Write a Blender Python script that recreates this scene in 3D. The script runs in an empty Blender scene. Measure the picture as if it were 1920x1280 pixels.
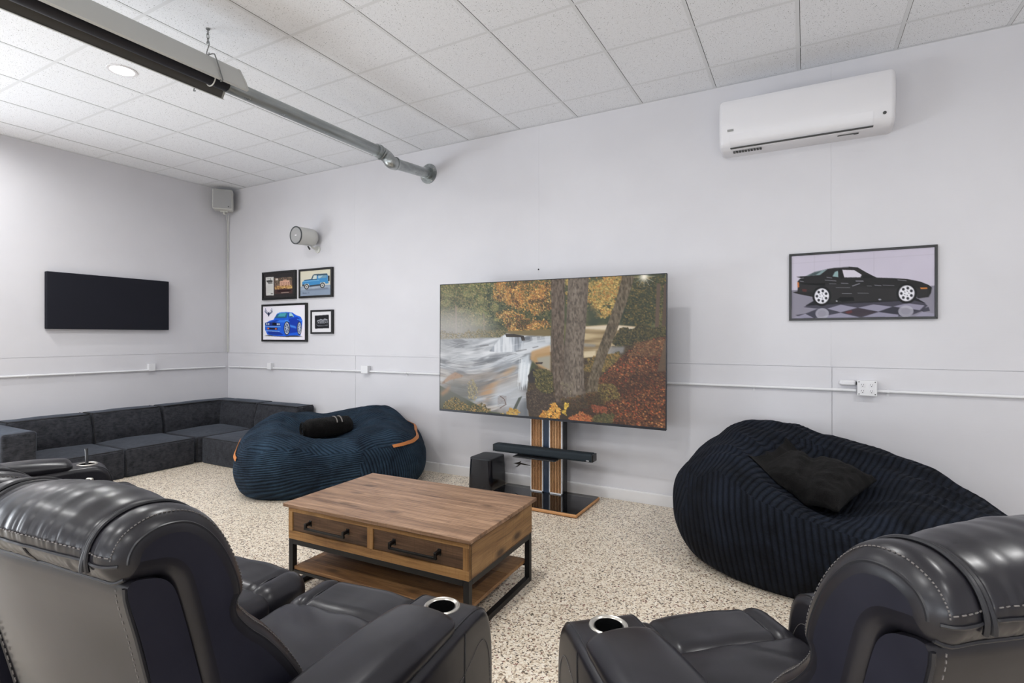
import bpy, bmesh, math, random
import numpy as np
from mathutils import Vector, Matrix, noise
from mathutils.geometry import tessellate_polygon
random.seed(7); RNG = np.random.default_rng(11)
S = bpy.context.scene
C = S.collection
PI = math.pi
rad = math.radians
BW, LW, CE, CAMH = 4.667, -7.155, 3.517, 1.467      # back wall y, left wall x, ceiling z, camera height

# ------------------------------------------------------------------ materials
def lin(c):
    return tuple((v / 12.92 if v <= 0.04045 else ((v + 0.055) / 1.055) ** 2.4) for v in c)
def rgb(r, g, b):
    return lin((r / 255, g / 255, b / 255)) + (1,)

class NT:
    """small helper round a material node tree"""
    def __init__(s, name, base=(.8, .8, .8, 1), rough=.5, metal=0., spec=.5):
        s.m = bpy.data.materials.new(name); s.m.use_nodes = True
        s.t = s.m.node_tree; s.n = s.t.nodes
        s.b = s.n['Principled BSDF']
        s.set('Base Color', base); s.set('Roughness', rough); s.set('Metallic', metal); s.set('Specular IOR Level', spec)
    def set(s, k, v):
        s.b.inputs[k].default_value = v
    def add(s, typ, **kw):
        nd = s.n.new(typ)
        for k, v in kw.items():
            if k in nd.inputs and not hasattr(nd, k): nd.inputs[k].default_value = v
            else: setattr(nd, k, v)
        return nd
    def link(s, a, b): s.t.links.new(a, b)
    def coord(s, kind='Object', scale=(1, 1, 1), rot=(0, 0, 0)):
        tc = s.add('ShaderNodeTexCoord'); mp = s.add('ShaderNodeMapping')
        mp.inputs['Scale'].default_value = scale; mp.inputs['Rotation'].default_value = rot
        s.link(tc.outputs[kind], mp.inputs['Vector']); return mp.outputs['Vector']
    def noise(s, vec, scale, detail=4, rough=.55, dist=0.):
        nd = s.add('ShaderNodeTexNoise'); nd.inputs['Scale'].default_value = scale
        nd.inputs['Detail'].default_value = detail; nd.inputs['Roughness'].default_value = rough
        nd.inputs['Distortion'].default_value = dist
        s.link(vec, nd.inputs['Vector']); return nd.outputs['Fac']
    def voro(s, vec, scale, feature='F1', out='Distance', rnd=1.):
        nd = s.add('ShaderNodeTexVoronoi'); nd.feature = feature; nd.inputs['Scale'].default_value = scale
        nd.inputs['Randomness'].default_value = rnd
        s.link(vec, nd.inputs['Vector']); return nd.outputs[out]
    def ramp(s, fac, stops, interp='LINEAR'):
        nd = s.add('ShaderNodeValToRGB'); cr = nd.color_ramp; cr.interpolation = interp
        while len(cr.elements) < len(stops): cr.elements.new(.5)
        for e, (p, c) in zip(cr.elements, stops):
            e.position = p; e.color = c if len(c) == 4 else tuple(c) + (1,)
        s.link(fac, nd.inputs['Fac']); return nd.outputs['Color']
    def math(s, op, a, b=None):
        nd = s.add('ShaderNodeMath'); nd.operation = op
        for i, v in enumerate((a, b)):
            if v is None: continue
            if isinstance(v, (int, float)): nd.inputs[i].default_value = v
            else: s.link(v, nd.inputs[i])
        return nd.outputs[0]
    def mix(s, fac, a, b, blend='MIX'):
        nd = s.add('ShaderNodeMix'); nd.data_type = 'RGBA'; nd.blend_type = blend
        for sock, v in ((nd.inputs[0], fac), (nd.inputs[6], a), (nd.inputs[7], b)):
            if isinstance(v, (int, float)): sock.default_value = v
            elif isinstance(v, tuple): sock.default_value = v
            else: s.link(v, sock)
        return nd.outputs[2]
    def bump(s, h, strength=.3, dist=.01, prev=None):
        nd = s.add('ShaderNodeBump'); nd.inputs['Strength'].default_value = strength
        nd.inputs['Distance'].default_value = dist
        s.link(h, nd.inputs['Height'])
        if prev is not None: s.link(prev, nd.inputs['Normal'])
        s.link(nd.outputs['Normal'], s.b.inputs['Normal']); return nd.outputs['Normal']
    def col(s, c): s.link(c, s.b.inputs['Base Color'])
    def rough(s, c): s.link(c, s.b.inputs['Roughness'])

def plain(name, c, rough=.5, metal=0., spec=.5, bump=None):
    t = NT(name, c, rough, metal, spec)
    if bump:
        t.bump(t.noise(t.coord(), bump[0], 5), bump[1], bump[2])
    return t.m

M = {}
def wall_mat(name, scale):
    t = NT(name, rgb(224, 222, 227), .55, 0, .35)
    v = t.coord('Object', scale)
    g = t.noise(v, 9, 6, .6, .6)
    v2 = t.coord('Object')
    n2 = t.noise(v2, 1.3, 4)
    t.col(t.ramp(n2, [(.3, rgb(207, 206, 210)), (.7, rgb(213, 212, 216))]))
    nb = t.bump(g, .10, .004)
    t.bump(t.noise(v2, 38, 5), .08, .002, nb)
    return t.m
M['wall'] = wall_mat('white_painted_board', (.6, .6, 9))
M['base_paint'] = plain('white_painted_timber', rgb(222, 221, 222), .45, 0, .4, (22, .1, .002))

t = NT('ceiling_tile', rgb(226, 226, 224), .9, 0, .1)
v = t.coord('Object')
d = t.voro(v, 62, 'F1'); n = t.noise(v, 30, 3)
spot = t.math('LESS_THAN', t.math('ADD', d, t.math('MULTIPLY', n, .35)), .32)
fine = t.noise(v, 230, 2)
spot2 = t.math('LESS_THAN', fine, .36)
sp = t.math('MAXIMUM', t.math('MULTIPLY', spot, .75), t.math('MULTIPLY', spot2, .5))
t.col(t.mix(sp, rgb(240, 242, 246), rgb(118, 119, 120)))
t.bump(t.noise(v, 120, 4), .25, .002)
M['tile'] = t.m
M['tbar'] = plain('ceiling_bar_white', rgb(226, 228, 231), .75, 0, .2)
M['gap'] = plain('ceiling_gap', rgb(70, 70, 69), .9)

t = NT('flake_floor', rgb(190, 175, 155), .38, 0, .45)
v = t.coord('Object')
wob = t.add('ShaderNodeVectorMath'); wob.operation = 'ADD'
nz = t.add('ShaderNodeTexNoise'); nz.inputs['Scale'].default_value = 90; t.link(v, nz.inputs['Vector'])
scl = t.add('ShaderNodeVectorMath'); scl.operation = 'SCALE'; scl.inputs['Scale'].default_value = .012
t.link(nz.outputs['Color'], scl.inputs[0]); t.link(v, wob.inputs[0]); t.link(scl.outputs[0], wob.inputs[1])
vo = t.add('ShaderNodeTexVoronoi'); vo.inputs['Scale'].default_value = 132; t.link(wob.outputs[0], vo.inputs['Vector'])
sepc = t.add('ShaderNodeSeparateColor'); t.link(vo.outputs['Color'], sepc.inputs[0])
flake = t.ramp(sepc.outputs[0], [(0, rgb(52, 43, 38)), (.08, rgb(112, 92, 77)), (.15, rgb(186, 168, 146)), (.30, rgb(222, 208, 188)),
                                 (.55, rgb(234, 223, 205)), (.78, rgb(242, 234, 220)), (.975, rgb(112, 52, 44))], 'CONSTANT')
n2 = t.noise(v, 1.1, 3)
t.col(t.mix(t.math('MULTIPLY', n2, .18), flake, rgb(214, 200, 178), 'MIX'))
t.bump(vo.outputs['Distance'], .12, .002)
M['floor'] = t.m

def leather(name, c1, c2, rough=.34):
    t = NT(name, c1, rough, 0, .42)
    v = t.coord('Object')
    cl = t.noise(v, 5, 5, .6, .4)
    t.col(t.ramp(cl, [(.3, c1), (.72, c2)]))
    t.set('Coat Weight', .06); t.set('Coat Roughness', .2)
    return t.m
M['leather'] = leather('charcoal_leather', rgb(23, 22, 26), rgb(36, 35, 41), .33)
M['leather_side'] = leather('slate_blue_leather', rgb(29, 29, 38), rgb(40, 40, 50), .34)
M['leather_seam'] = plain('leather_piping', rgb(30, 30, 34), .4)
M['thread'] = plain('grey_thread', rgb(104, 100, 98), .7)
M['steel'] = plain('brushed_steel', rgb(196, 192, 184), .3, .85, .5, (90, .05, .001))
M['cup_black'] = plain('black_cup_lining', rgb(18, 18, 19), .22)

def chenille(name, a, b):
    t = NT(name, a, .95, 0, .15)
    v = t.coord('Object', (1, 1, 1))
    s1 = t.noise(t.coord('Object', (26, 26, 150)), 1, 4)
    s2 = t.noise(t.coord('Object', (110, 26, 26)), 1, 3)
    s3 = t.noise(v, 14, 5, .65)
    k = t.math('MULTIPLY', t.math('ADD', t.math('ADD', s1, s2), t.math('MULTIPLY', s3, 1.2)), .31)
    t.col(t.ramp(k, [(.36, a), (.62, b)]))
    t.bump(k, .25, .004); t.set('Sheen Weight', .5); t.set('Sheen Roughness', .4)
    t.set('Sheen Tint', rgb(150, 160, 175))
    return t.m
M['chenille'] = chenille('charcoal_chenille', rgb(30, 30, 33), rgb(62, 63, 68))
M['chenille_pipe'] = plain('charcoal_piping', rgb(24, 24, 26), .8)

def corduroy(name, a, b, pitch):
    t = NT(name, a, .9, 0, .15)
    uv = t.add('ShaderNodeUVMap'); uv.uv_map = 'rib'
    sp = t.add('ShaderNodeSeparateXYZ'); t.link(uv.outputs[0], sp.inputs[0])
    wobble = t.math('MULTIPLY', t.noise(t.coord('Object'), 1.6, 1), .016)
    u = t.math('ADD', sp.outputs[0], wobble)
    s = t.math('SINE', t.math('MULTIPLY', u, 2 * PI / pitch))
    s01 = t.math('ADD', t.math('MULTIPLY', s, .5), .5)
    rib = t.math('POWER', s01, .55)
    nap = t.noise(t.coord('Object'), 3.4, 6, .7, .5)
    fuzz = t.noise(t.coord('Object'), 120, 3)
    c = t.ramp(t.math('ADD', t.math('MULTIPLY', nap, .8), t.math('MULTIPLY', fuzz, .2)), [(.35, a), (.66, b)])
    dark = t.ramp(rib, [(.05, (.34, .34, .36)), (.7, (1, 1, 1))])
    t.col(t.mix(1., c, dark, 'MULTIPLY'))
    nb = t.bump(rib, .9, .014)
    t.bump(t.noise(t.coord('Object'), 9, 4, .6, .8), .25, .03, nb)
    t.set('Sheen Weight', .3); t.set('Sheen Roughness', .35); t.set('Sheen Tint', b)
    return t.m
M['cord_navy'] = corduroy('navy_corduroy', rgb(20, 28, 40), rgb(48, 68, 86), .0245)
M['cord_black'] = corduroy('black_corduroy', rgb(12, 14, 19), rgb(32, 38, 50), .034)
M['strap_tan'] = plain('tan_leather', rgb(190, 120, 66), .5, 0, .4, (60, .2, .002))
t = NT('black_fur', rgb(14, 13, 13), .95, 0, .1)
t.col(t.ramp(t.noise(t.coord('Object', (1, 1, 1)), 16, 6, .7, 1.), [(.4, rgb(9, 8, 8)), (.75, rgb(24, 22, 22))]))
t.bump(t.noise(t.coord('Object'), 60, 6, .75, 2.), .7, .02)
t.set('Sheen Weight', .05); t.set('Sheen Roughness', .5)
M['fur'] = t.m
M['stripe_grey'] = plain('grey_stripe', rgb(120, 116, 112), .8)

def wood(name, c1, c2, c3, axis=0, knots=True, scale=1., rough=.5):
    """grain runs along the given object axis"""
    t = NT(name, c1, rough, 0, .35)
    sc = [16, 16, 16]; sc[axis] = 1.3
    v = t.coord('Object', tuple(q * scale for q in sc))
    g = t.noise(v, 1., 8, .62, 1.1)
    sc2 = [150, 150, 150]; sc2[axis] = 5
    f = t.noise(t.coord('Object', tuple(sc2)), 1., 3)
    sc3 = [6.5, 6.5, 6.5]; sc3[axis] = .35
    plank = t.noise(t.coord('Object', tuple(sc3)), 1., 1)
    k = t.math('ADD', t.math('ADD', t.math('MULTIPLY', g, .52), t.math('MULTIPLY', f, .30)), t.math('MULTIPLY', plank, .26))
    c = t.ramp(k, [(.40, c3), (.53, c1), (.68, c2)])
    # cross-cut saw marks
    sw = [9, 9, 9]; sw[axis] = 95
    saw = t.noise(t.coord('Object', tuple(sw)), 1., 2)
    c = t.mix(t.math('MULTIPLY', t.math('GREATER_THAN', saw, .6), .16), c, c3)
    if knots:
        kv = [9.0, 9.0, 9.0]; kv[axis] = 3.6
        d = t.voro(t.coord('Object', tuple(kv)), 1., 'F1')
        d = t.math('ADD', d, t.math('MULTIPLY', t.noise(v, 1.5, 3), .06))
        c = t.mix(t.ramp(d, [(.12, (.85, .85, .85)), (.21, (.4, .4, .4)), (.31, (0, 0, 0))]), c, rgb(46, 28, 20))
    t.col(c); t.bump(k, .2, .003)
    return t.m
M['wood_top'] = wood('brown_pine_top', rgb(138, 107, 83), rgb(176, 142, 114), rgb(80, 58, 45), 0, True, 1., .42)
M['wood_honey_x'] = wood('honey_pine_rail', rgb(154, 114, 70), rgb(178, 138, 90), rgb(108, 76, 46), 0, True)
M['wood_honey_y'] = wood('honey_pine_side', rgb(138, 103, 66), rgb(166, 130, 86), rgb(88, 62, 40), 1, True)
M['wood_honey_z'] = wood('honey_pine_post', rgb(154, 114, 70), rgb(178, 138, 90), rgb(108, 76, 46), 2, False)
M['wood_dark'] = wood('dark_pine_drawer', rgb(94, 70, 52), rgb(124, 96, 72), rgb(60, 44, 34), 0, True)
M['wood_shelf'] = wood('pine_shelf', rgb(132, 96, 62), rgb(160, 122, 82), rgb(92, 64, 42), 0, True)
M['iron'] = plain('black_iron', rgb(26, 25, 25), .5, .2)
M['handle'] = plain('black_handle', rgb(12, 12, 13), .35)
M['oak'] = wood('light_oak', rgb(196, 148, 104), rgb(212, 168, 124), rgb(166, 118, 80), 2, False)
M['oak_edge'] = wood('light_oak_edge', rgb(184, 134, 88), rgb(200, 152, 104), rgb(156, 108, 68), 0, False)
M['navy_metal'] = plain('slate_blue_metal', rgb(40, 54, 74), .35, .1)
M['black_metal'] = plain('black_metal', rgb(22, 23, 26), .42)
M['glass_black'] = plain('black_glass', rgb(8, 8, 10), .04, 0, .6)
M['tv_bezel'] = plain('tv_bezel', rgb(44, 46, 52), .35, .3)
M['cloth_black'] = plain('soundbar_cloth', rgb(30, 38, 44), .75, 0, .3, (400, .4, .001))
M['sub_body'] = plain('satin_navy_black', rgb(13, 15, 23), .25, 0, .5)
M['sub_top'] = plain('matt_black_top', rgb(26, 30, 35), .5)
M['white_plastic'] = plain('white_plastic', rgb(224, 223, 226), .35, 0, .45)
M['white_plastic2'] = plain('white_plastic_lower', rgb(210, 210, 209), .4, 0, .4)
M['dark_slot'] = plain('dark_slot', rgb(70, 71, 69), .7)
M['grey_print'] = plain('grey_print', rgb(150, 150, 148), .6)
M['white_paint'] = plain('white_painted_metal', rgb(224, 224, 226), .4, 0, .45)
M['speaker_white'] = plain('offwhite_speaker', rgb(205, 205, 200), .5)
M['grille_grey'] = plain('grey_grille', rgb(160, 160, 160), .6, .1, .4, (260, .5, .001))
M['grille_dark'] = plain('dark_rim', rgb(70, 74, 76), .5)
M['panel_black'] = plain('charcoal_cloth_panel', rgb(33, 34, 41), .9, 0, .15, (500, .3, .001))
M['frame_black'] = plain('black_picture_frame', rgb(18, 18, 19), .35)
M['galv'] = (lambda t: (t.rough(t.ramp(t.noise(t.coord('Object'), 14, 5), [(.3, (.26,) * 3), (.7, (.42,) * 3)])),
                        t.col(t.ramp(t.noise(t.coord('Object', (18, 2, 18)), 1, 5), [(.3, rgb(138, 143, 143)), (.7, rgb(178, 182, 181))])), t.m)[-1])(NT('galvanised_steel', rgb(160, 165, 165), .32, .8))
M['hood'] = plain('aluminised_hood', rgb(186, 186, 182), .5, .3, .5, (6, .05, .02))
M['hood_in'] = plain('hood_inside', rgb(96, 94, 90), .4, .5)
M['grille_light'] = plain('light_grey_grille', rgb(214, 216, 218), .6, 0, .3, (260, .4, .001))
M['tube_dark'] = plain('dark_emitter_tube', rgb(38, 38, 44), .4, .4)
M['wire'] = plain('grey_wire', rgb(120, 121, 120), .4, .7)
M['wire_light'] = plain('pale_wire', rgb(205, 203, 196), .4, .2)
M['lamp'] = None
def emit(name, c, st):
    t = NT(name, c, .5); t.set('Emission Color', c); t.set('Emission Strength', st); return t.m
M['lamp'] = emit('lit_diffuser', (1, .98, .95, 1), 9.)
M['crack_dark'] = plain('torn_plaster', rgb(46, 40, 36), .9)
M['door_frame'] = plain('grey_door_frame', rgb(196, 196, 198), .4)
t = NT('window_glass', (1, 1, 1, 1), .02); t.set('Transmission Weight', 1.); t.set('IOR', 1.05); M['glass'] = t.m

# ------------------------------------------------------------------ mesh helpers
def tag(o, label=None, cat=None, group=None, kind=None):
    if label: o['label'] = label
    if cat: o['category'] = cat
    if group: o['group'] = group
    if kind: o['kind'] = kind
    return o
def thing(name, label, cat, loc=(0, 0, 0), rotz=0, group=None):
    o = bpy.data.objects.new(name, None); C.objects.link(o)
    o.empty_display_size = .1; o.location = loc; o.rotation_euler = (0, 0, rotz)
    return tag(o, label, cat, group)

class MB:
    def __init__(s): s.v = []; s.f = []; s.mi = []; s.mats = []; s.cur = 0; s.T = None
    def mat(s, m):
        if m not in s.mats: s.mats.append(m)
        s.cur = s.mats.index(m); return s
    def add(s, vs, fs):
        o = len(s.v)
        if s.T is not None: vs = [tuple(s.T @ Vector(p)) for p in vs]
        s.v += [tuple(p) for p in vs]; s.f += [tuple(i + o for i in f) for f in fs]; s.mi += [s.cur] * len(fs)
        return s
    def box(s, x0, x1, y0, y1, z0, z1):
        vs = [(x, y, z) for z in (z0, z1) for y in (y0, y1) for x in (x0, x1)]
        return s.add(vs, [(0, 2, 3, 1), (4, 5, 7, 6), (0, 1, 5, 4), (2, 6, 7, 3), (0, 4, 6, 2), (1, 3, 7, 5)])
    def loft(s, secs, closed=True, caps=True):
        n = len(secs[0]); vs = [p for q in secs for p in q]; fs = []
        for i in range(len(secs) - 1):
            for j in range(n if closed else n - 1):
                k = (j + 1) % n
                fs.append((i * n + j, i * n + k, (i + 1) * n + k, (i + 1) * n + j))
        if caps and closed:
            fs.append(tuple(range(n))[::-1]); fs.append(tuple((len(secs) - 1) * n + j for j in range(n)))
        return s.add(vs, fs)
    def tube(s, pts, r, n=10, closed=False, caps=True):
        pts = [Vector(p) for p in pts]; secs = []; m = len(pts)
        rr = r if isinstance(r, (list, tuple)) else [r] * m
        up = None
        for i, p in enumerate(pts):
            a = pts[(i - 1) % m] if (closed or i > 0) else p
            b = pts[(i + 1) % m] if (closed or i < m - 1) else p
            t = (b - a).normalized()
            if up is None:
                up = Vector((0, 0, 1)) if abs(t.z) < .9 else Vector((1, 0, 0))
            sd = t.cross(up)
            if sd.length < 1e-6: sd = t.orthogonal()
            sd.normalize(); up = sd.cross(t).normalized()
            secs.append([p + (sd * math.cos(q) + up * math.sin(q)) * rr[i] for q in [2 * PI * j / n for j in range(n)]])
        if closed: secs.append(secs[0]); return s.loft(secs, True, False)
        return s.loft(secs, True, caps)
    def lathe(s, prof, n=32, origin=(0, 0, 0), axis=(0, 0, 1)):
        """prof: (radius, height) list, revolved round the axis"""
        ax = Vector(axis).normalized(); a = ax.orthogonal().normalized(); b = ax.cross(a); o = Vector(origin)
        secs = [[o + ax * h + (a * math.cos(2 * PI * j / n) + b * math.sin(2 * PI * j / n)) * max(r, 1e-5) for j in range(n)] for r, h in prof]
        return s.loft(secs, True, tuple(prof[0]) != tuple(prof[-1]))
    def prism(s, poly, fn0, fn1):
        n = len(poly)
        return s.add([fn0(*p) for p in poly] + [fn1(*p) for p in poly],
                     [tuple(range(n))[::-1], tuple(range(n, 2 * n))] + [(i, (i + 1) % n, n + (i + 1) % n, n + i) for i in range(n)])
    def soft(s, c, size, r, m=6, k=4, fn=None):
        """rounded cushion box; fn deforms points given as (p, unit q)"""
        h = [q / 2 for q in size]; r = min(r, min(h) * .98); inn = [q - r for q in h]
        ax = []
        for i in range(3):
            cor = [inn[i] + r * math.tan(PI / 4 * j / k) for j in range(1, k + 1)]
            mid = [-inn[i] + 2 * inn[i] * j / m for j in range(m + 1)]
            ax.append([-q for q in cor[::-1]] + mid + cor)
        vid = {}; vs = []; fs = []
        def vert(p):
            key = tuple(round(q, 6) for q in p)
            if key in vid: return vid[key]
            cl = [max(-inn[i], min(inn[i], p[i])) for i in range(3)]
            d = Vector([p[i] - cl[i] for i in range(3)])
            if d.length > 1e-9: d = d.normalized() * r
            w = Vector(cl) + d
            if fn: w = Vector(fn(w, Vector([w[i] / h[i] for i in range(3)])))
            vid[key] = len(vs); vs.append((w.x + c[0], w.y + c[1], w.z + c[2])); return vid[key]
        for i in range(3):
            j, l = (i + 1) % 3, (i + 2) % 3
            for sg in (-1, 1):
                for a in range(len(ax[j]) - 1):
                    for b in range(len(ax[l]) - 1):
                        q = []
                        for (aa, bb) in ((a, b), (a + 1, b), (a + 1, b + 1), (a, b + 1)):
                            p = [0, 0, 0]; p[i] = sg * h[i]; p[j] = ax[j][aa]; p[l] = ax[l][bb]; q.append(vert(p))
                        fs.append(tuple(q) if sg > 0 else tuple(q[::-1]))
        return s.add(vs, fs)
    def build(s, name, mat=None, parent=None, bevel=0, seg=2, smooth=True, angle=40, sub=0):
        me = bpy.data.meshes.new(name); me.from_pydata(s.v, [], s.f); me.validate(); me.update()
        for q in (s.mats or [mat]): me.materials.append(q)
        if s.mats: me.polygons.foreach_set('material_index', s.mi[:len(me.polygons)])
        bm = bmesh.new(); bm.from_mesh(me); bmesh.ops.recalc_face_normals(bm, faces=bm.faces); bm.to_mesh(me); bm.free()
        if smooth:
            me.polygons.foreach_set('use_smooth', [True] * len(me.polygons)); me.set_sharp_from_angle(angle=rad(angle))
        o = bpy.data.objects.new(name, me); C.objects.link(o)
        if parent is not None: o.parent = parent
        if bevel:
            b = o.modifiers.new('bevel', 'BEVEL'); b.width = bevel; b.segments = seg; b.limit_method = 'ANGLE'; b.angle_limit = rad(35)
            b.harden_normals = False
        if sub:
            q = o.modifiers.new('sub', 'SUBSURF'); q.levels = sub; q.render_levels = sub
        return o
def bx(name, m, parent, x0, x1, y0, y1, z0, z1, bevel=.003):
    return MB().box(x0, x1, y0, y1, z0, z1).build(name, m, parent, bevel)
def struct(o): return tag(o, kind='structure')
def smoothpath(pts, n=8, closed=False):
    """Catmull-Rom through points of any dimension"""
    P = [np.array(p, float) for p in pts]; m = len(P); out = []
    rng = range(m if closed else m - 1)
    for i in rng:
        p1, p2 = P[i], P[(i + 1) % m]
        p0 = P[(i - 1) % m] if (closed or i > 0) else p1 * 2 - p2
        p3 = P[(i + 2) % m] if (closed or i < m - 2) else p2 * 2 - p1
        for j in range(n):
            t = j / n
            out.append(.5 * (2 * p1 + (p2 - p0) * t + (2 * p0 - 5 * p1 + 4 * p2 - p3) * t * t + (3 * p1 - p0 - 3 * p2 + p3) * t ** 3))
    if not closed: out.append(P[-1])
    return [tuple(float(q) for q in p) for p in out]
def copy_tree(o, parent=None):
    c = o.copy(); C.objects.link(c); c.parent = parent
    for ch in list(o.children): copy_tree(ch, c)
    return c
def boolean_cut(o, cutter):
    md = o.modifiers.new('cut', 'BOOLEAN'); md.operation = 'DIFFERENCE'; md.object = cutter; md.solver = 'EXACT'
    bpy.context.view_layer.update()
    dg = bpy.context.evaluated_depsgraph_get()
    me = bpy.data.meshes.new_from_object(o.evaluated_get(dg)); o.modifiers.clear(); o.data = me
    me.polygons.foreach_set('use_smooth', [True] * len(me.polygons)); me.set_sharp_from_angle(angle=rad(40))
    bpy.data.objects.remove(cutter)

# ------------------------------------------------------------------ picture painter (pictures that hang in the place)
class Pic:
    def __init__(s, w, h, c=(0, 0, 0)):
        s.w, s.h = w, h; s.a = np.empty((h, w, 3)); s.a[:] = np.array(c) / 255.
        s.Y, s.X = np.mgrid[0:h, 0:w]; s.U = (s.X + .5) / w; s.V = (s.Y + .5) / h     # v runs downwards
    def fbm(s, sx, sy, oct=4, seed=0, U=None, V=None):
        U = s.U if U is None else np.clip(U, 0, .9999); V = s.V if V is None else np.clip(V, 0, .9999)
        r = np.random.default_rng(seed); out = np.zeros((s.h, s.w)); amp = 1.; tot = 0
        for o in range(oct):
            gx, gy = int(sx * 2 ** o) + 2, int(sy * 2 ** o) + 2
            g = r.random((gy + 1, gx + 1))
            fx = U * sx * 2 ** o; fy = V * sy * 2 ** o
            ix = np.minimum(fx.astype(int), gx - 1); iy = np.minimum(fy.astype(int), gy - 1); tx = fx - ix; ty = fy - iy
            tx = tx * tx * (3 - 2 * tx); ty = ty * ty * (3 - 2 * ty)
            out += amp * ((g[iy, ix] * (1 - tx) + g[iy, ix + 1] * tx) * (1 - ty) + (g[iy + 1, ix] * (1 - tx) + g[iy + 1, ix + 1] * tx) * ty)
            tot += amp; amp *= .55
        return out / tot
    def mask(s, poly, soft=0.):
        m = np.zeros((s.h, s.w)); P = np.array(poly, float)
        for ox, oy in ((.25, .25), (.75, .25), (.25, .75), (.75, .75)):
            x = (s.X + ox) / s.w; y = (s.Y + oy) / s.h; ins = np.zeros((s.h, s.w), bool); j = len(P) - 1
            for i in range(len(P)):
                xi, yi, xj, yj = P[i, 0], P[i, 1], P[j, 0], P[j, 1]
                if yi != yj: ins ^= ((yi > y) != (yj > y)) & (x < (xj - xi) * (y - yi) / (yj - yi) + xi)
                j = i
            m += ins * .25
        if soft: m = s.blur(m, soft)
        return m
    def blur(s, m, r):
        n = max(1, int(r * s.w))
        for ax in (0, 1):
            k = np.ones(2 * n + 1) / (2 * n + 1)
            pad = [(0, 0), (0, 0)]; pad[ax] = (n, n)
            q = np.cumsum(np.insert(np.pad(m, pad, mode='edge'), 0, 0, axis=ax), axis=ax)
            m = (q[2 * n + 1:] - q[:-2 * n - 1]) / (2 * n + 1) if ax == 0 else (q[:, 2 * n + 1:] - q[:, :-2 * n - 1]) / (2 * n + 1)
        return m
    def put(s, m, c, al=1.):
        c = np.array(c, float) / 255. if not isinstance(c, np.ndarray) else c
        m = (m * al)[..., None]; s.a = s.a * (1 - m) + c * m
    def poly(s, P, c, al=1., soft=0.): s.put(s.mask(P, soft), c, al)
    def ell(s, u, v, ru, rv, c, al=1., r0=0.):
        d = ((s.U - u) / ru) ** 2 + ((s.V - v) / rv) ** 2
        e = 1.2 / (min(ru * s.w, rv * s.h) + .01)
        m = np.clip((1 - np.sqrt(d)) / e + .5, 0, 1)
        if r0: m = m * np.clip((np.sqrt(d) - r0) / e + .5, 0, 1)
        s.put(m, c, al)
    def line(s, P, wd, c, al=1.):
        for (x0, y0), (x1, y1) in zip(P[:-1], P[1:]):
            asp = s.h / s.w; dx, dy = x1 - x0, (y1 - y0) * asp; L = dx * dx + dy * dy + 1e-12
            t = np.clip(((s.U - x0) * dx + (s.V - y0) * asp * dy) / L, 0, 1)
            d = np.hypot(s.U - x0 - t * dx, (s.V - y0) * asp - t * dy)
            s.put(np.clip((wd / 2 - d) * s.w + .5, 0, 1), c, al)
    def dabs(s, m, n, cols, r=(1, 3), seed=0, al=.9):
        """leaf dabs scattered where mask m is high"""
        g = np.random.default_rng(seed); p = (m / m.sum()).ravel(); idx = g.choice(p.size, n, p=p)
        cols = np.array(cols, float) / 255.
        for q in idx:
            y, x = divmod(int(q), s.w); rx = g.uniform(*r); ry = rx * g.uniform(.45, 1.); c = cols[g.integers(len(cols))] * g.uniform(.75, 1.15)
            x0, x1, y0, y1 = max(0, int(x - rx)), min(s.w, int(x + rx) + 1), max(0, int(y - ry)), min(s.h, int(y + ry) + 1)
            yy, xx = np.mgrid[y0:y1, x0:x1]; ins = (((xx - x) / rx) ** 2 + ((yy - y) / ry) ** 2 <= 1) * al
            s.a[y0:y1, x0:x1] = s.a[y0:y1, x0:x1] * (1 - ins[..., None]) + c * ins[..., None]
    def mesh(s, name, x0, x1, z0, z1, y, mat, parent):
        """the picture as a flat sheet facing -y, one small face per pixel cell"""
        w, h = s.w, s.h
        xs = np.linspace(x0, x1, w + 1); zs = np.linspace(z1, z0, h + 1)
        XX, ZZ = np.meshgrid(xs, zs); co = np.stack([XX, np.full_like(XX, y), ZZ], -1).reshape(-1, 3)
        i = np.arange(h)[:, None] * (w + 1) + np.arange(w)[None]
        fs = np.stack([i, i + w + 1, i + w + 2, i + 1], -1).reshape(-1, 4)
        me = bpy.data.meshes.new(name)
        me.vertices.add(len(co)); me.vertices.foreach_set('co', co.ravel().astype(np.float32))
        me.loops.add(fs.size); me.loops.foreach_set('vertex_index', fs.ravel().astype(np.int32))
        me.polygons.add(len(fs)); me.polygons.foreach_set('loop_start', np.arange(0, fs.size, 4, dtype=np.int32))
        me.update(calc_edges=True); me.validate()
        at = me.color_attributes.new('picture', 'FLOAT_COLOR', 'POINT')
        a = np.clip(s.a, 0, 1); pa = np.pad(a, ((0, 1), (0, 1), (0, 0)), mode='edge'); pb = np.pad(a, ((1, 0), (1, 0), (0, 0)), mode='edge')
        pv = (pa + pb) / 2; pv = np.where(pv <= .04045, pv / 12.92, ((pv + .055) / 1.055) ** 2.4)
        at.data.foreach_set('color', np.concatenate([pv, np.ones((h + 1, w + 1, 1))], -1).ravel().astype(np.float32))
        me.materials.append(mat)
        o = bpy.data.objects.new(name, me); C.objects.link(o); o.parent = parent; return o
def pic_mat(name, glow=0., rough=.4):
    t = NT(name, (0, 0, 0, 1), rough, 0, .2)
    at = t.add('ShaderNodeVertexColor'); at.layer_name = 'picture'
    if glow:
        t.link(at.outputs['Color'], t.b.inputs['Emission Color']); t.set('Emission Strength', glow)
        t.set('Base Color', (.012, .012, .013, 1))
    else: t.col(at.outputs['Color'])
    return t.m
M['print'] = pic_mat('printed_picture', 0, .45)
M['screen'] = pic_mat('lit_screen', .9, .45)
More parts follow.
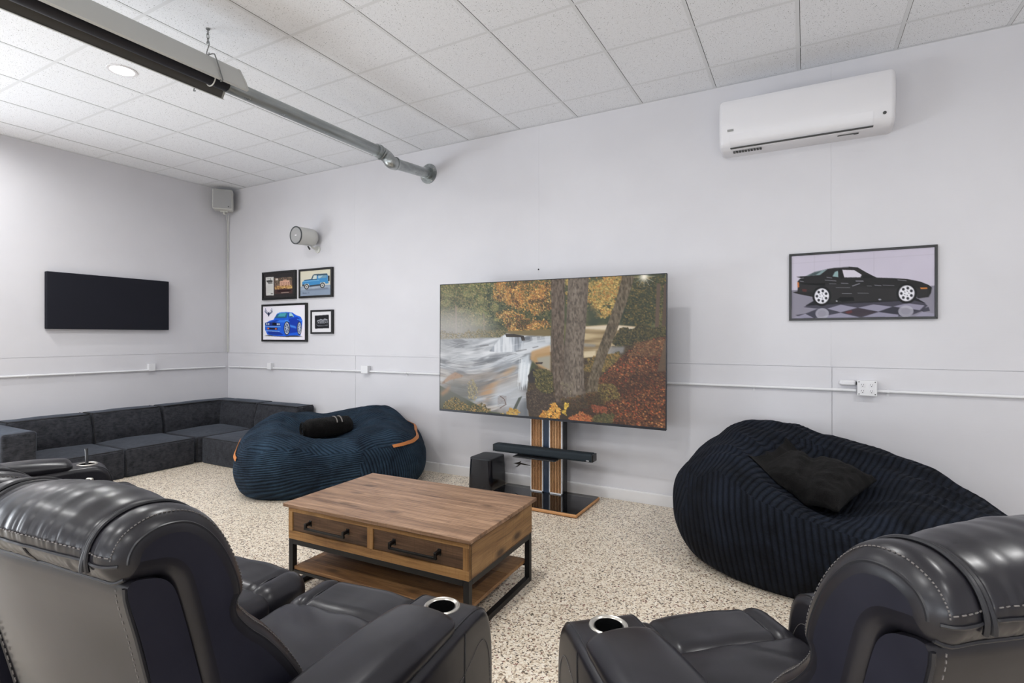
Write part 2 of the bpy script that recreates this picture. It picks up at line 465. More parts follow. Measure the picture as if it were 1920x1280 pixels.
FONT = {'B': '11110100011000111110100011000111110', 'r': '00000000001011011001100001000010000', 'o': '00000000000111010001100011000101110',
        'n': '00000000001011011001100011000110001', 'c': '00000000000111010000100001000101110', 'I': '01110001000010000100001000010001110', ' ': '0' * 35,
        'p': '00000111101000110001111101000010000', 'l': '01100001000010000100001000010001110', 'k': '10000100101010011000101001001010001'}
def text(p, s, u, v, hh, c, slant=0):
    for i, ch in enumerate(s):
        for q, b in enumerate(FONT[ch]):
            if b == '1':
                r, k = divmod(q, 5); px = hh / 7 * p.h / p.w
                x = u + (i * 6 + k) * px - slant * r * px; y = v + r * hh / 7
                p.poly([(x, y), (x + px, y), (x + px, y + hh / 7), (x, y + hh / 7)], c)
#PART2
# ------------------------------------------------------------------ the room
XR, YR = 5.0, -5.2                                   # right wall x, rear wall y
struct(MB().box(LW - .3, XR + .3, YR - .3, BW + .3, -.2, 0).build('floor', M['floor']))
# ceiling: tiles laid on a white T grid with a thin dark gap beside the main bars
cb = MB()
gx = [-7.351 + .6096 * k for k in range(1, 21)]; gx = [q for q in gx if q < XR - .05]
gy = [1.843 + .611 * j for j in range(-12, 5)]; gy = [q for q in gy if q > YR + .05]
xs = [LW] + gx + [XR]; ys = [YR] + gy + [BW]
hb, gp = .0115, .0030
for i in range(len(xs) - 1):
    for j in range(len(ys) - 1):
        x0, x1, y0, y1 = xs[i] + hb + gp, xs[i + 1] - hb, ys[j] + hb, ys[j + 1] - hb
        cb.mat(M['tile']).add([(x0, y0 - hb, CE + .0015), (x1, y0 - hb, CE + .0015), (x1, y1 + hb, CE + .0015), (x0, y1 + hb, CE + .0015)], [(0, 1, 2, 3)])
cb.mat(M['tbar'])
for x in gx:
    cb.add([(x - hb, YR, CE), (x + hb, YR, CE), (x + hb, BW, CE), (x - hb, BW, CE)], [(0, 1, 2, 3)])
for y in gy:
    for i in range(len(xs) - 1):
        cb.add([(xs[i] + hb, y - hb, CE + .0005), (xs[i + 1] - hb, y - hb, CE + .0005), (xs[i + 1] - hb, y + hb, CE + .0005), (xs[i] + hb, y + hb, CE + .0005)], [(0, 1, 2, 3)])
for x0, x1, y0, y1 in ((LW, LW + .02, YR, BW), (XR - .02, XR, YR, BW), (LW, XR, BW - .02, BW), (LW, XR, YR, YR + .02)):
    cb.add([(x0, y0, CE - .001), (x1, y0, CE - .001), (x1, y1, CE - .001), (x0, y1, CE - .001)], [(0, 1, 2, 3)])
cb.mat(M['gap'])
cb.box(LW - .3, XR + .3, YR - .3, BW + .3, CE + .009, CE + .2)
struct(cb.build('ceiling', None, smooth=False))

# back wall: painted boards with open joints
wb = MB().mat(M['wall'])
wb.box(LW - .2, XR + .2, BW + .007, BW + .2, -.1, CE + .1)
seams = [LW] + [.185 - 2.44 * k for k in (2, 1, 0)] + [.185 + 2.44, XR]
ZS, g = 1.237, .0018
for a, b in zip(seams[:-1], seams[1:]):
    if b - a < .05: continue
    wb.box(a + g, b - g, BW, BW + .007, 0, ZS - g)
for a, b in zip(seams[:-1], seams[1:]):
    wb.box(a + .0003 - .006, b - .0003 - .006, BW - .0012, BW + .007, ZS + g, CE + .05)
struct(wb.build('wall_back', None, smooth=False))
# left wall with the glazed door further towards the camera
wl = MB().mat(M['wall'])
DY0, DY1, DZ = -2.4, 1.25, 2.5
wl.box(LW - .2, LW - .007, DY1, BW + .2, -.1, CE + .1).box(LW - .2, LW - .007, YR - .2, DY0, -.1, CE + .1).box(LW - .2, LW, DY0, DY1, DZ, CE + .1)
wl.box(LW - .007, LW, DY1, BW, 0, ZS + .006).box(LW - .007, LW, DY1, BW, ZS + .009, CE + .05).box(LW - .007, LW, YR, DY0, 0, CE + .05)
struct(wl.build('wall_left', None, smooth=False))
struct(MB().mat(M['wall']).box(XR, XR + .2, YR - .2, BW + .2, -.1, CE + .1).build('wall_right', None, smooth=False))
wr = MB().mat(M['wall'])
WIN = [(-5.6, -3.2), (-1.6, .8), (2.0, 4.0)]; WZ0, WZ1 = .9, 2.5
px = LW - .2
for a, b in WIN:
    wr.box(px, a, YR - .2, YR, -.1, CE + .1); wr.box(a, b, YR - .2, YR, -.1, WZ0).box(a, b, YR - .2, YR, WZ1, CE + .1); px = b
wr.box(px, XR + .2, YR - .2, YR, -.1, CE + .1)
struct(wr.build('wall_rear', None, smooth=False))
t = NT('clear_glass', (1, 1, 1, 1), .02); t.set('Alpha', .06); M['glass'] = t.m
for n, (a, b) in enumerate(WIN, 1):
    w = MB()
    w.box(a, a + .06, YR - .12, YR - .04, WZ0, WZ1).box(b - .06, b, YR - .12, YR - .04, WZ0, WZ1).box(a, b, YR - .12, YR - .04, WZ0, WZ0 + .06).box(a, b, YR - .12, YR - .04, WZ1 - .06, WZ1)
    w.box((a + b) / 2 - .03, (a + b) / 2 + .03, YR - .12, YR - .04, WZ0, WZ1)
    wo = struct(w.build('window_%d' % n, M['door_frame'], None, .004))
    MB().box(a + .06, b - .06, YR - .09, YR - .08, WZ0 + .06, WZ1 - .06).build('pane', M['glass'], wo)
d = MB(); nb_ = 4; dw = (DY1 - DY0) / nb_
for i in range(nb_ + 1):
    y = DY0 + dw * i; d.box(LW - .13, LW - .06, max(DY0, y - .04), min(DY1, y + .04), 0, DZ)
for z in (0, .8, 1.6, DZ - .08):
    d.box(LW - .13, LW - .06, DY0, DY1, z, z + .08)
do = struct(d.build('door_1', M['door_frame'], None, .004))
MB().box(LW - .1, LW - .09, DY0 + .04, DY1 - .04, .08, DZ - .08).build('pane', M['glass'], do)
# baseboard along the back wall, in two lengths
bbm = MB()
for a, b in ((LW, -3.449), (-3.446, XR)):
    bbm.prism([(BW - .0005, .0), (BW - .016, .0), (BW - .016, .092), (BW - .012, .098), (BW - .0005, .1)],
              lambda y, z, a=a: (a, y, z), lambda y, z, b=b: (b, y, z))
struct(bbm.build('baseboard_back', M['base_paint'], None, 0, smooth=False))
# crack torn in the board beside the TV stand, a dark flat piece, screw in the wall
cr = MB().prism([(-2.30, .318), (-2.26, .330), (-2.235, .338), (-2.21, .352), (-2.222, .333), (-2.17, .326), (-2.09, .317), (-2.17, .315), (-2.215, .318), (-2.25, .292), (-2.285, .28), (-2.24, .31)],
                lambda x, z: (x - .245, BW - .0025, z - .117), lambda x, z: (x - .245, BW + .002, z - .117))
struct(cr.build('wall_crack_1', M['crack_dark'], None, 0, smooth=False))
tag(MB().lathe([(0, 0), (.007, 0), (.007, .008), (.004, .012), (0, .012)], 12, (-2.265, BW - .0006, 2.119), (0, -1, 0)).build('mounting_screw', M['black_metal']),
    'single dark screw head in the white wall just above the television', 'screw')

# ------------------------------------------------------------------ ceiling lights
def downlight(x, y, label, p):
    t = thing('recessed_light', label, 'ceiling light', (x, y, CE), 0, 'round recessed ceiling lights')
    MB().lathe([(.078, .003), (.098, .003), (.100, -.001), (.098, -.004), (.080, -.005), (.078, .003)], 40).build('mounting_ring', M['white_plastic'], t)
    MB().lathe([(0, -.0005), (.079, -.0005), (.079, -.0035), (0, -.0035)], 40).build('diffuser', M['lamp'], t)
    l = bpy.data.lights.new('downlight', 'AREA'); l.shape = 'DISK'; l.size = .15; l.energy = p; l.color = (1, .995, .985); l.spread = rad(170)
    lo = bpy.data.objects.new('downlight_lamp', l); C.objects.link(lo); lo.location = (x, y, CE - .008)
DL, WINP, DOORP = 24., 118., 225.
downlight(-4.608, 2.149, 'lit round recessed light in the white ceiling near the tube heater', DL)
for x, y in ((-6.437, 1.538), (-1.560, 2.149), (1.488, 2.149), (-4.608, -.6), (-1.560, -.6), (1.488, -.6), (-4.608, -3.04), (-1.56, -3.04), (1.488, -3.04)):
    l = bpy.data.lights.new('downlight', 'AREA'); l.shape = 'DISK'; l.size = .15; l.energy = DL; l.color = (1, .995, .985); l.spread = rad(170)
    lo = bpy.data.objects.new('downlight_lamp', l); C.objects.link(lo); lo.location = (x, y, CE - .008)
# daylight through the windows behind the camera and the glazed door on the left
def daylight(loc, rot, sx, sy, e, col=(.90, .95, 1)):
    l = bpy.data.lights.new('daylight', 'AREA'); l.shape = 'RECTANGLE'; l.size = sx; l.size_y = sy; l.energy = e; l.color = col
    o = bpy.data.objects.new('daylight_lamp', l); C.objects.link(o); o.location = loc; o.rotation_euler = rot
    return o
for a, b in WIN:                                     # added lamps outside the glass, tilted up to brighten the ceiling
    daylight(((a + b) / 2, YR - .45, WZ0 + .5), (rad(90 + 40), 0, 0), b - a, 1.3, WINP)
daylight((LW - .5, (DY0 + DY1) / 2 + .4, .75), (rad(90 + 20), 0, rad(-90)), 2.6, 1.3, DOORP)
w = bpy.data.worlds.new('daylight_sky'); S.world = w; w.use_nodes = True
w.node_tree.nodes['Background'].inputs[0].default_value = (.75, .85, 1, 1); w.node_tree.nodes['Background'].inputs[1].default_value = .9

# ------------------------------------------------------------------ conduit, boxes, outlet
CY = BW - .016
def conduit(pts, label, clamps):
    t = thing('conduit', label, 'conduit', pts[0], 0, 'white conduit runs along the walls')
    o = Vector(pts[0])
    MB().tube([Vector(p) - o for p in pts], .0115, 12).build('pipe', M['white_paint'], t)
    for (p, ax) in clamps:
        q = Vector(p) - o; mb = MB()
        dirv = Vector((1, 0, 0)) if ax == 'x' else Vector((0, 1, 0)); nrm = Vector((0, -1, 0)) if ax == 'x' else Vector((1, 0, 0))
        ring = [q + nrm * math.cos(a) * .014 + Vector((0, 0, 1)) * math.sin(a) * .014 for a in np.linspace(-PI / 2, PI / 2, 9)]
        secs = [[r - dirv * .007, r + dirv * .007] for r in ring] + []
        tail = [q - nrm * .014 + Vector((0, 0, z)) for z in (-.016, -.034)]
        secs = [[r - dirv * .007, r + dirv * .007] for r in tail[::-1]] + secs
        sol = mb.loft([[s_[0], s_[1], s_[1] + nrm * .0025, s_[0] + nrm * .0025] for s_ in secs]).build('mounting_clamp', M['white_paint'], t)
def jbox(name, label, x, y, z, face, w=.072, h=.085, dpt=.052):
    """small surface box; face gives the outward axis"""
    t = thing(name, label, 'electrical box', (x, y, z), 0, 'white surface boxes on the conduit')
    if face == 'y': b = MB().box(-w / 2, w / 2, -dpt, .0005, -h / 2, h / 2); pl = MB().box(-w / 2 - .002, w / 2 + .002, -dpt - .003, -dpt, -h / 2 - .002, h / 2 + .002)
    else: b = MB().box(-.0005, dpt, -w / 2, w / 2, -h / 2, h / 2); pl = MB().box(dpt, dpt + .003, -w / 2 - .002, w / 2 + .002, -h / 2 - .002, h / 2 + .002)
    b.build('box_body', M['white_paint'], t, .005); pl.build('cover_plate', M['white_paint'], t, .002)
    return t
conduit([(LW + .06, CY, 1.040), (-6.231, CY, 1.048)], 'short white conduit between the room corner and the first box on the back wall', [((-6.86, CY, 1.042), 'x')])
jbox('junction_box', 'small white box below the framed car pictures', -6.193, BW, 1.074, 'y')
conduit([(-6.155, CY, 1.048), (-4.539, CY, 1.058)], 'white conduit below the framed car pictures between two boxes', [((-5.1, CY, 1.054), 'x')])
jbox('junction_box', 'small white box on the back wall above the navy bean bag', -4.501, BW, 1.081, 'y', .1, .085)
conduit([(-4.447, CY, 1.058), (.338, CY, 1.070)], 'long white conduit passing behind the television to the outlet box', [((-3.9, CY, 1.059), 'x'), ((-.35, CY, 1.068), 'x')])
conduit([(.463, CY, 1.070), (3.4, CY, 1.073)], 'white conduit running right from the outlet box to the photo edge', [((.53, CY, 1.07), 'x')])
conduit([(LW + .016, BW - .05, 1.040), (LW + .016, 3.683, 1.047)], 'white conduit on the left wall between the corner and its box', [((LW + .016, 4.2, 1.044), 'y')])
jbox('junction_box', 'small white box on the left wall below the charcoal panel', LW, 3.644, 1.084, 'x')
conduit([(LW + .016, 3.605, 1.047), (LW + .016, 1.3, 1.062)], 'white conduit on the left wall above the sectional backrests', [((LW + .016, 2.86, 1.052), 'y'), ((LW + .016, 2.45, 1.055), 'y')])
# double outlet
t = jbox('outlet_box', 'white double outlet box with four sockets right of the television', .401, BW, 1.092, 'y', .116, .105, .05)
for ix in (-.027, .027):
    for iz in (-.022, .022):
        s_ = MB().lathe([(0, 0), (.0165, 0), (.0165, .003), (0, .003)], 20, (ix, -.0531, iz), (0, -1, 0)).build('socket', M['white_plastic'], t)
        q = MB().box(ix - .0075, ix - .0055, -.0572, -.0558, iz - .001, iz + .008).box(ix + .0055, ix + .0075, -.0572, -.0558, iz - .001, iz + .008)
        q.lathe([(0, 0), (.003, 0), (.003, .0012), (0, .0012)], 10, (ix, -.0559, iz - .009), (0, -1, 0))
        q.build('slots', M['dark_slot'], s_)
for ix in (-.049, .049):
    for iz in (-.044, .044):
        MB().lathe([(0, 0), (.004, 0), (.003, .0015), (0, .002)], 10, (ix, -.053, iz), (0, -1, 0)).build('screw', M['dark_slot'], t)
t = thing('conduit_fitting', 'rounded white conduit fitting just left of the outlet box', 'conduit fitting', (.287, CY, 1.124))
MB().soft((-.005, -.006, 0), (.105, .036, .04), .0175).build('body', M['white_paint'], t)
MB().soft((-.005, -.0255, 0), (.082, .006, .026), .003).build('cover', M['white_plastic'], t)
MB().tube([(.045, -.004, 0), (.056, -.004, 0)], .012, 14).build('nipple', M['dark_slot'], t)

# ------------------------------------------------------------------ corner speaker and its cable
t = thing('corner_speaker', 'square off-white loudspeaker in the corner under the ceiling', 'speaker', (-6.975, 4.485, 3.33), rad(50))
MB().soft((0, .0, 0), (.245, .17, .275), .022).build('cabinet', M['speaker_white'], t)
MB().soft((0, -.086, .002), (.222, .012, .252), .006).build('grille', M['grille_grey'], t)
MB().lathe([(0, 0), (.008, 0), (.008, .004), (0, .004)], 12, (.075, -.0915, -.1), (0, -1, 0)).build('badge', M['dark_slot'], t)
br = MB().tube([(.0, .06, -.13), (.0, .06, -.17), (.02, .10, -.17)], .013, 10); br.box(-.04, .05, .02, .1, -.15, -.137)
br.build('bracket', M['speaker_white'], t, .002)
cbl = MB()
for dx in (0, .022):
    cbl.tube([(LW + .045 + dx, BW - .05 + .8 * dx, 3.17), (LW + .03 + dx, BW - .022, 3.05), (LW + .014 + dx, BW - .012, 2.9), (LW + .012 + dx, BW - .012, 1.25)], .0055, 8)
tag(cbl.build('speaker_cord', M['speaker_white']), 'thin white cable pair running down the wall corner below the corner speaker', 'cable')

# ------------------------------------------------------------------ round wall speaker
ax = Vector((-.03, -1, -.03)).normalized(); F = Vector((-5.35, 4.36, 2.683))
t = thing('round_speaker', 'white cylindrical loudspeaker with grey front on the back wall above the framed pictures', 'speaker', F)
L = .25
MB().lathe([(0, -L), (.085, -L), (.098, -L + .012), (.103, -L + .05), (.108, -.02), (.108, 0), (.1, .004), (0, .004)], 48, (0, 0, 0), ax).build('body', M['speaker_white'], t)
MB().lathe([(.094, .003), (.108, .003), (.109, .012), (.104, .016), (.094, .012), (.094, .003)], 48, (0, 0, 0), ax).build('rim', M['grille_dark'], t)
MB().lathe([(0, .004), (.095, .004), (.095, .009), (0, .011)], 48, (0, 0, 0), ax).build('grille', M['grille_grey'], t)
side = ax.cross(Vector((0, 0, 1))).normalized()
bd = MB()
for k in (-1, 0, 1):
    c0 = ax * .0115 + side * k * .011
    bd.add([c0 - side * .004 + Vector((0, 0, -.008)), c0 + side * .004 + Vector((0, 0, -.008)), c0 + side * .004 + Vector((0, 0, .008)), c0 - side * .004 + Vector((0, 0, .008))], [(0, 1, 2, 3)])
bd.build('badge', M['white_plastic'], t, smooth=False)
e = -ax * (L - .04)
br = MB().tube([e + Vector((0, 0, -.09)), e + Vector((.01, .02, -.125)), Vector((.02, BW - F.y - .01, -.13))], .014, 10)
br.lathe([(0, 0), (.045, 0), (.045, .014), (0, .014)], 24, (.02, BW - F.y, -.13), (0, -1, 0))
br.tube([e, Vector((.0, BW - F.y, -.0))], .03, 12)
br.build('mounting_bracket', M['speaker_white'], t)
kn = MB()
for q in ((0, 0, -.115), (.012, 0, -.128), (.02, .0, -.14)):
    kn.lathe([(0, 0), (.011, 0), (.011, .018), (0, .018)], 8, e + Vector(q) + ax * .03, (-.6, -.5, -.6))
kn.build('clamp_screws', M['dark_slot'], t)

# ------------------------------------------------------------------ tube heater
HX, HZ, HY = -3.483, 3.197, 2.318
t = thing('tube_heater', 'long grey overhead tube heater with open reflector hood hanging under the ceiling', 'heater', (HX, HY, HZ))
prof = [(-.145, -.042), (-.117, .019), (-.052, .117), (.052, .117), (.117, .019), (.145, -.042)]
inn = [(-.141, -.040), (-.113, .019), (-.049, .113), (.049, .113), (.113, .019), (.141, -.040)]
ring = prof + inn[::-1]
YB = -6.2 - HY + 1.2
MB().prism(ring, lambda x, z: (x, YB, z), lambda x, z: (x, 0, z)).build('reflector_hood', M['hood'], t, .0)
lin_ = [(-.1405, -.0395), (-.1125, .019), (-.0485, .1125), (.0485, .1125), (.1125, .019), (.1405, -.0395)]; lin2 = [(x * .975, z - .002 if z > 0 else z + .002) for x, z in lin_]
MB().prism(lin_ + lin2[::-1], lambda x, z: (x, YB, z), lambda x, z: (x, -.004, z)).build('reflector_liner', M['hood_in'], t, smooth=False)
lip = MB()
for sg in (-1, 1):
    lip.prism([(sg * .145, -.042), (sg * .125, -.047), (sg * .126, -.050), (sg * .147, -.045)], lambda x, z: (x, YB, z), lambda x, z: (x, 0.01, z))
lip.prism([(-.147, -.044), (-.118, .021), (-.053, .119), (.053, .119), (.118, .021), (.147, -.044), (.110, .011), (.047, .105), (-.047, .105), (-.110, .011)],
          lambda x, z: (x, -.002, z), lambda x, z: (x, .012, z))
lip.build('hood_lip', M['hood'], t, smooth=False)
MB().tube([(0, YB, 0), (0, -.06, 0)], .046, 24).build('emitter_tube', M['tube_dark'], t)
hg = MB()
YH = -.185
hg.tube(smoothpath([(0, YH, .146), (.06, YH, .138), (.085, YH, .11), (.155, YH, -.042), (.158, YH, -.058), (.142, YH, -.062), (.136, YH, -.052)], 5), .004, 8)
hg.tube(smoothpath([(0, YH, .146), (-.06, YH, .138), (-.085, YH, .11), (-.155, YH, -.042), (-.158, YH, -.058), (-.142, YH, -.062)], 5), .004, 8)
hg.build('hanger_wire', M['wire'], t)
MB().tube([(.052 * math.cos(a), YH + .02, .052 * math.sin(a)) for a in np.linspace(PI, 2.05 * PI, 14)], .004, 8).build('tube_clip', M['wire_light'], t)
# chain from the ceiling
t = thing('hanging_chain', 'thin grey chain dropping from the ceiling to the tube heater hanger', 'chain', (HX, HY + YH, CE))
zc = 0.0; top = -.002
MB().lathe([(0, 0), (.014, 0), (.012, -.006), (0, -.006)], 14).build('ceiling_cup', M['wire'], t)
z = -.004; k = 0
zend = HZ + .148 - CE
def link(zt, ln, wd, turn, r=.0022):
    pts = []
    for a in np.linspace(0, 2 * PI, 16, endpoint=False):
        x = math.cos(a) * wd; zz = math.sin(a) * wd + (ln / 2 - wd if math.sin(a) > 0 else -(ln / 2 - wd))
        pts.append((x if not turn else 0, 0 if not turn else x, zt - ln / 2 + zz))
    return pts
nl = 1; 
# heater hangs close under the ceiling here, so the chain is short links then an S hook
total = -zend
n_links = 3; ll = total * .5 / n_links + .006
for k in range(n_links):
    MB().tube(link(z - k * (ll - .006), ll, .007, k % 2), .0022, 8, True).build('link', M['wire'], t)
zb = z - n_links * (ll - .006) - .002
h = (zb - zend) / 2
sh = smoothpath([(-.012, 0, zb - .004), (-.006, 0, zb + .010), (.010, 0, zb + .004), (.012, 0, zb - h * .5), (0, 0, zb - h), (-.012, 0, zb - 1.5 * h), (-.008, 0, zend - .008), (.008, 0, zend - .008), (.012, 0, zend + .01)], 6)
MB().tube(sh, .003, 8).build('s_hook', M['wire'], t)

# exhaust pipe from the heater to the wall
t = thing('flue_pipe', 'round galvanised pipe running from the heater to a flange on the back wall', 'pipe', (HX, HY, HZ))
def W(x, y, z): return Vector((x - HX, y - HY, z - HZ))
E1, E2 = W(-3.483, 3.75, 3.197), W(-3.408, 3.87, 3.107)
MB().tube([W(-3.483, 2.262, 3.197), E1], .049, 28).build('pipe', M['galv'], t)
el = MB().tube(smoothpath([E1 - Vector((0, .03, 0)), E1 + Vector((0, .04, -.005)), (E1 + E2) / 2 + Vector((-.012, .03, .012)), E2 + Vector((.005, -.03, -.004)), E2 + Vector((-.014, .05, .009))], 7), .060, 28)
for q, dr in ((E1 + Vector((0, .012, 0)), Vector((0, 1, -.1))), (E1 + Vector((.01, .045, -.02)), Vector((.3, 1, -.5))), (E2 + Vector((-.02, -.03, .02)), Vector((.4, 1, -.5))), (E2 + Vector((.002, .03, .003)), Vector((.08, 1, .05)))):
    el.lathe([(.052, -.006), (.062, -.006), (.062, .006), (.052, .006), (.052, -.006)], 24, q, dr)
el.build('elbow', M['galv'], t)
E3 = W(-3.60, 4.667, 3.245)
MB().tube([E2 + (E3 - E2) * .03, E3], .051, 28).build('pipe_stub', M['galv'], t)
dr = (E3 - E2).normalized()
MB().lathe([(.050, -.01), (.058, -.01), (.058, .012), (.050, .012), (.050, -.01)], 28, E3 - dr * .1, dr).build('band', M['galv'], t)
MB().lathe([(.05, -.05), (.064, -.05), (.066, -.012), (.108, -.010), (.108, 0.0), (.05, 0), (.05, -.05)], 40, E3 - Vector((0, .001, 0)), (0, 1, 0)).build('wall_flange', M['galv'], t)
for a in (0, PI / 2, PI, 1.5 * PI):
    MB().lathe([(0, 0), (.007, 0), (.006, .005), (0, .005)], 8, E3 + Vector((.09 * math.cos(a + .5), -.011, .09 * math.sin(a + .5))), (0, -1, 0)).build('flange_screw', M['steel'], t)

# ------------------------------------------------------------------ split air conditioner
t = thing('air_conditioner', 'white split air conditioner mounted high on the back wall', 'air conditioner', (-.016, BW, 2.925))
pf = smoothpath([(-.001, 0), (-.10, .0), (-.165, .012), (-.2, .045), (-.216, .10), (-.226, .16), (-.226, .30), (-.222, .362), (-.205, .378), (-.10, .38), (-.001, .38)], 5)
n = len(pf)
def acsec(x, sc, inset):
    cy, cz = -.11, .19
    return [(x, cy + (y - cy) * (1 - inset / .11) if y < -.004 else y, cz + (z - cz) * (1 - inset / .19)) for y, z in pf]
xs_ = [(-.57, .03), (-.566, .016), (-.556, .006), (-.54, 0), (.54, 0), (.556, .006), (.566, .016), (.57, .03)]
MB().loft([acsec(x, 1, i) for x, i in xs_]).build('casing', M['white_plastic'], t, 0, angle=60)
fl = MB().add([], [])
def on_front(z):                                       # casing front y at height z
    best = min(pf, key=lambda q: abs(q[1] - z) + (10 if q[0] > -.15 else 0)); return best[0]
fz = np.linspace(.018, .108, 9)
fl.loft([[(x, np.interp(z, [q[1] for q in pf[8:36]], [q[0] for q in pf[8:36]]) - .004, z) for z in fz] + [(x, np.interp(z, [q[1] for q in pf[8:36]], [q[0] for q in pf[8:36]]) + .004, z) for z in fz[::-1]] for x in (-.49, .44)])
fl.build('louvre_flap', M['white_plastic'], t, 0)
MB().box(-.49, .442, -.1915, -.15, .0125, .0175).build('outlet_slot', M['dark_slot'], t)
ve = MB()
for k in range(10):
    ve.box(-.475 + k * .021, -.46 + k * .021, -.145, -.10, -.003, .001)
ve.build('vent_slots', M['dark_slot'], t)
MB().box(.23, .36, -.135, -.128, -.003, .001).box(.33, .36, -.122, -.116, -.003, .001).build('latch', M['dark_slot'], t)
MB().soft((-.485, -.2265, .142), (.045, .003, .017), .0014).build('badge', M['grey_print'], t)
MB().lathe([(0, 0), (.011, 0), (.011, .003), (0, .003)], 18, (.505, -.214, .085), (0, -1, 0)).build('sensor_window', M['dark_slot'], t)

# ------------------------------------------------------------------ charcoal panel on the left wall
t = MB().soft((0, 0, 0), (.062, 1.248, .618), .008)
o = tag(t.build('mounted_panel', M['panel_black']), 'plain charcoal rectangular cloth panel on the left wall above the sectional', 'wall panel')
o.location = (LW + .031, 3.215, 1.857)
o.location.x = LW + .032
# ------------------------------------------------------------------ framed pictures
def framed(label, x0, x1, z0, z1, fw, dpt, paint, w, h, mat_in=None, group=None):
    """frame of four mitred bars with the picture sheet recessed in it; x,z given on the front face"""
    cx, cz = (x0 + x1) / 2, (z0 + z1) / 2
    t = thing('picture_frame', label, 'framed picture', (cx, BW - .0015, cz), 0, group)
    X, Z = (x1 - x0) / 2, (z1 - z0) / 2
    m = MB()
    o_ = [(-X, -Z), (X, -Z), (X, Z), (-X, Z)]; i_ = [(-X + fw, -Z + fw), (X - fw, -Z + fw), (X - fw, Z - fw), (-X + fw, Z - fw)]
    for k in range(4):
        q = [o_[k], o_[(k + 1) % 4], i_[(k + 1) % 4], i_[k]]
        m.prism(q, lambda a, b: (a, -dpt, b), lambda a, b: (a, 0, b))
    m.build('frame', M['frame_black'], t, .0015, smooth=False)
    p = Pic(w, h); paint(p)
    MB().box(-X + fw * .5, X - fw * .5, -.006, -.002, -Z + fw * .5, Z - fw * .5).build('backing', M['frame_black'], t, smooth=False)
    p.mesh('print', -X + fw, X - fw, -Z + fw, Z - fw, -dpt + .008, M['print'], t)
    return t

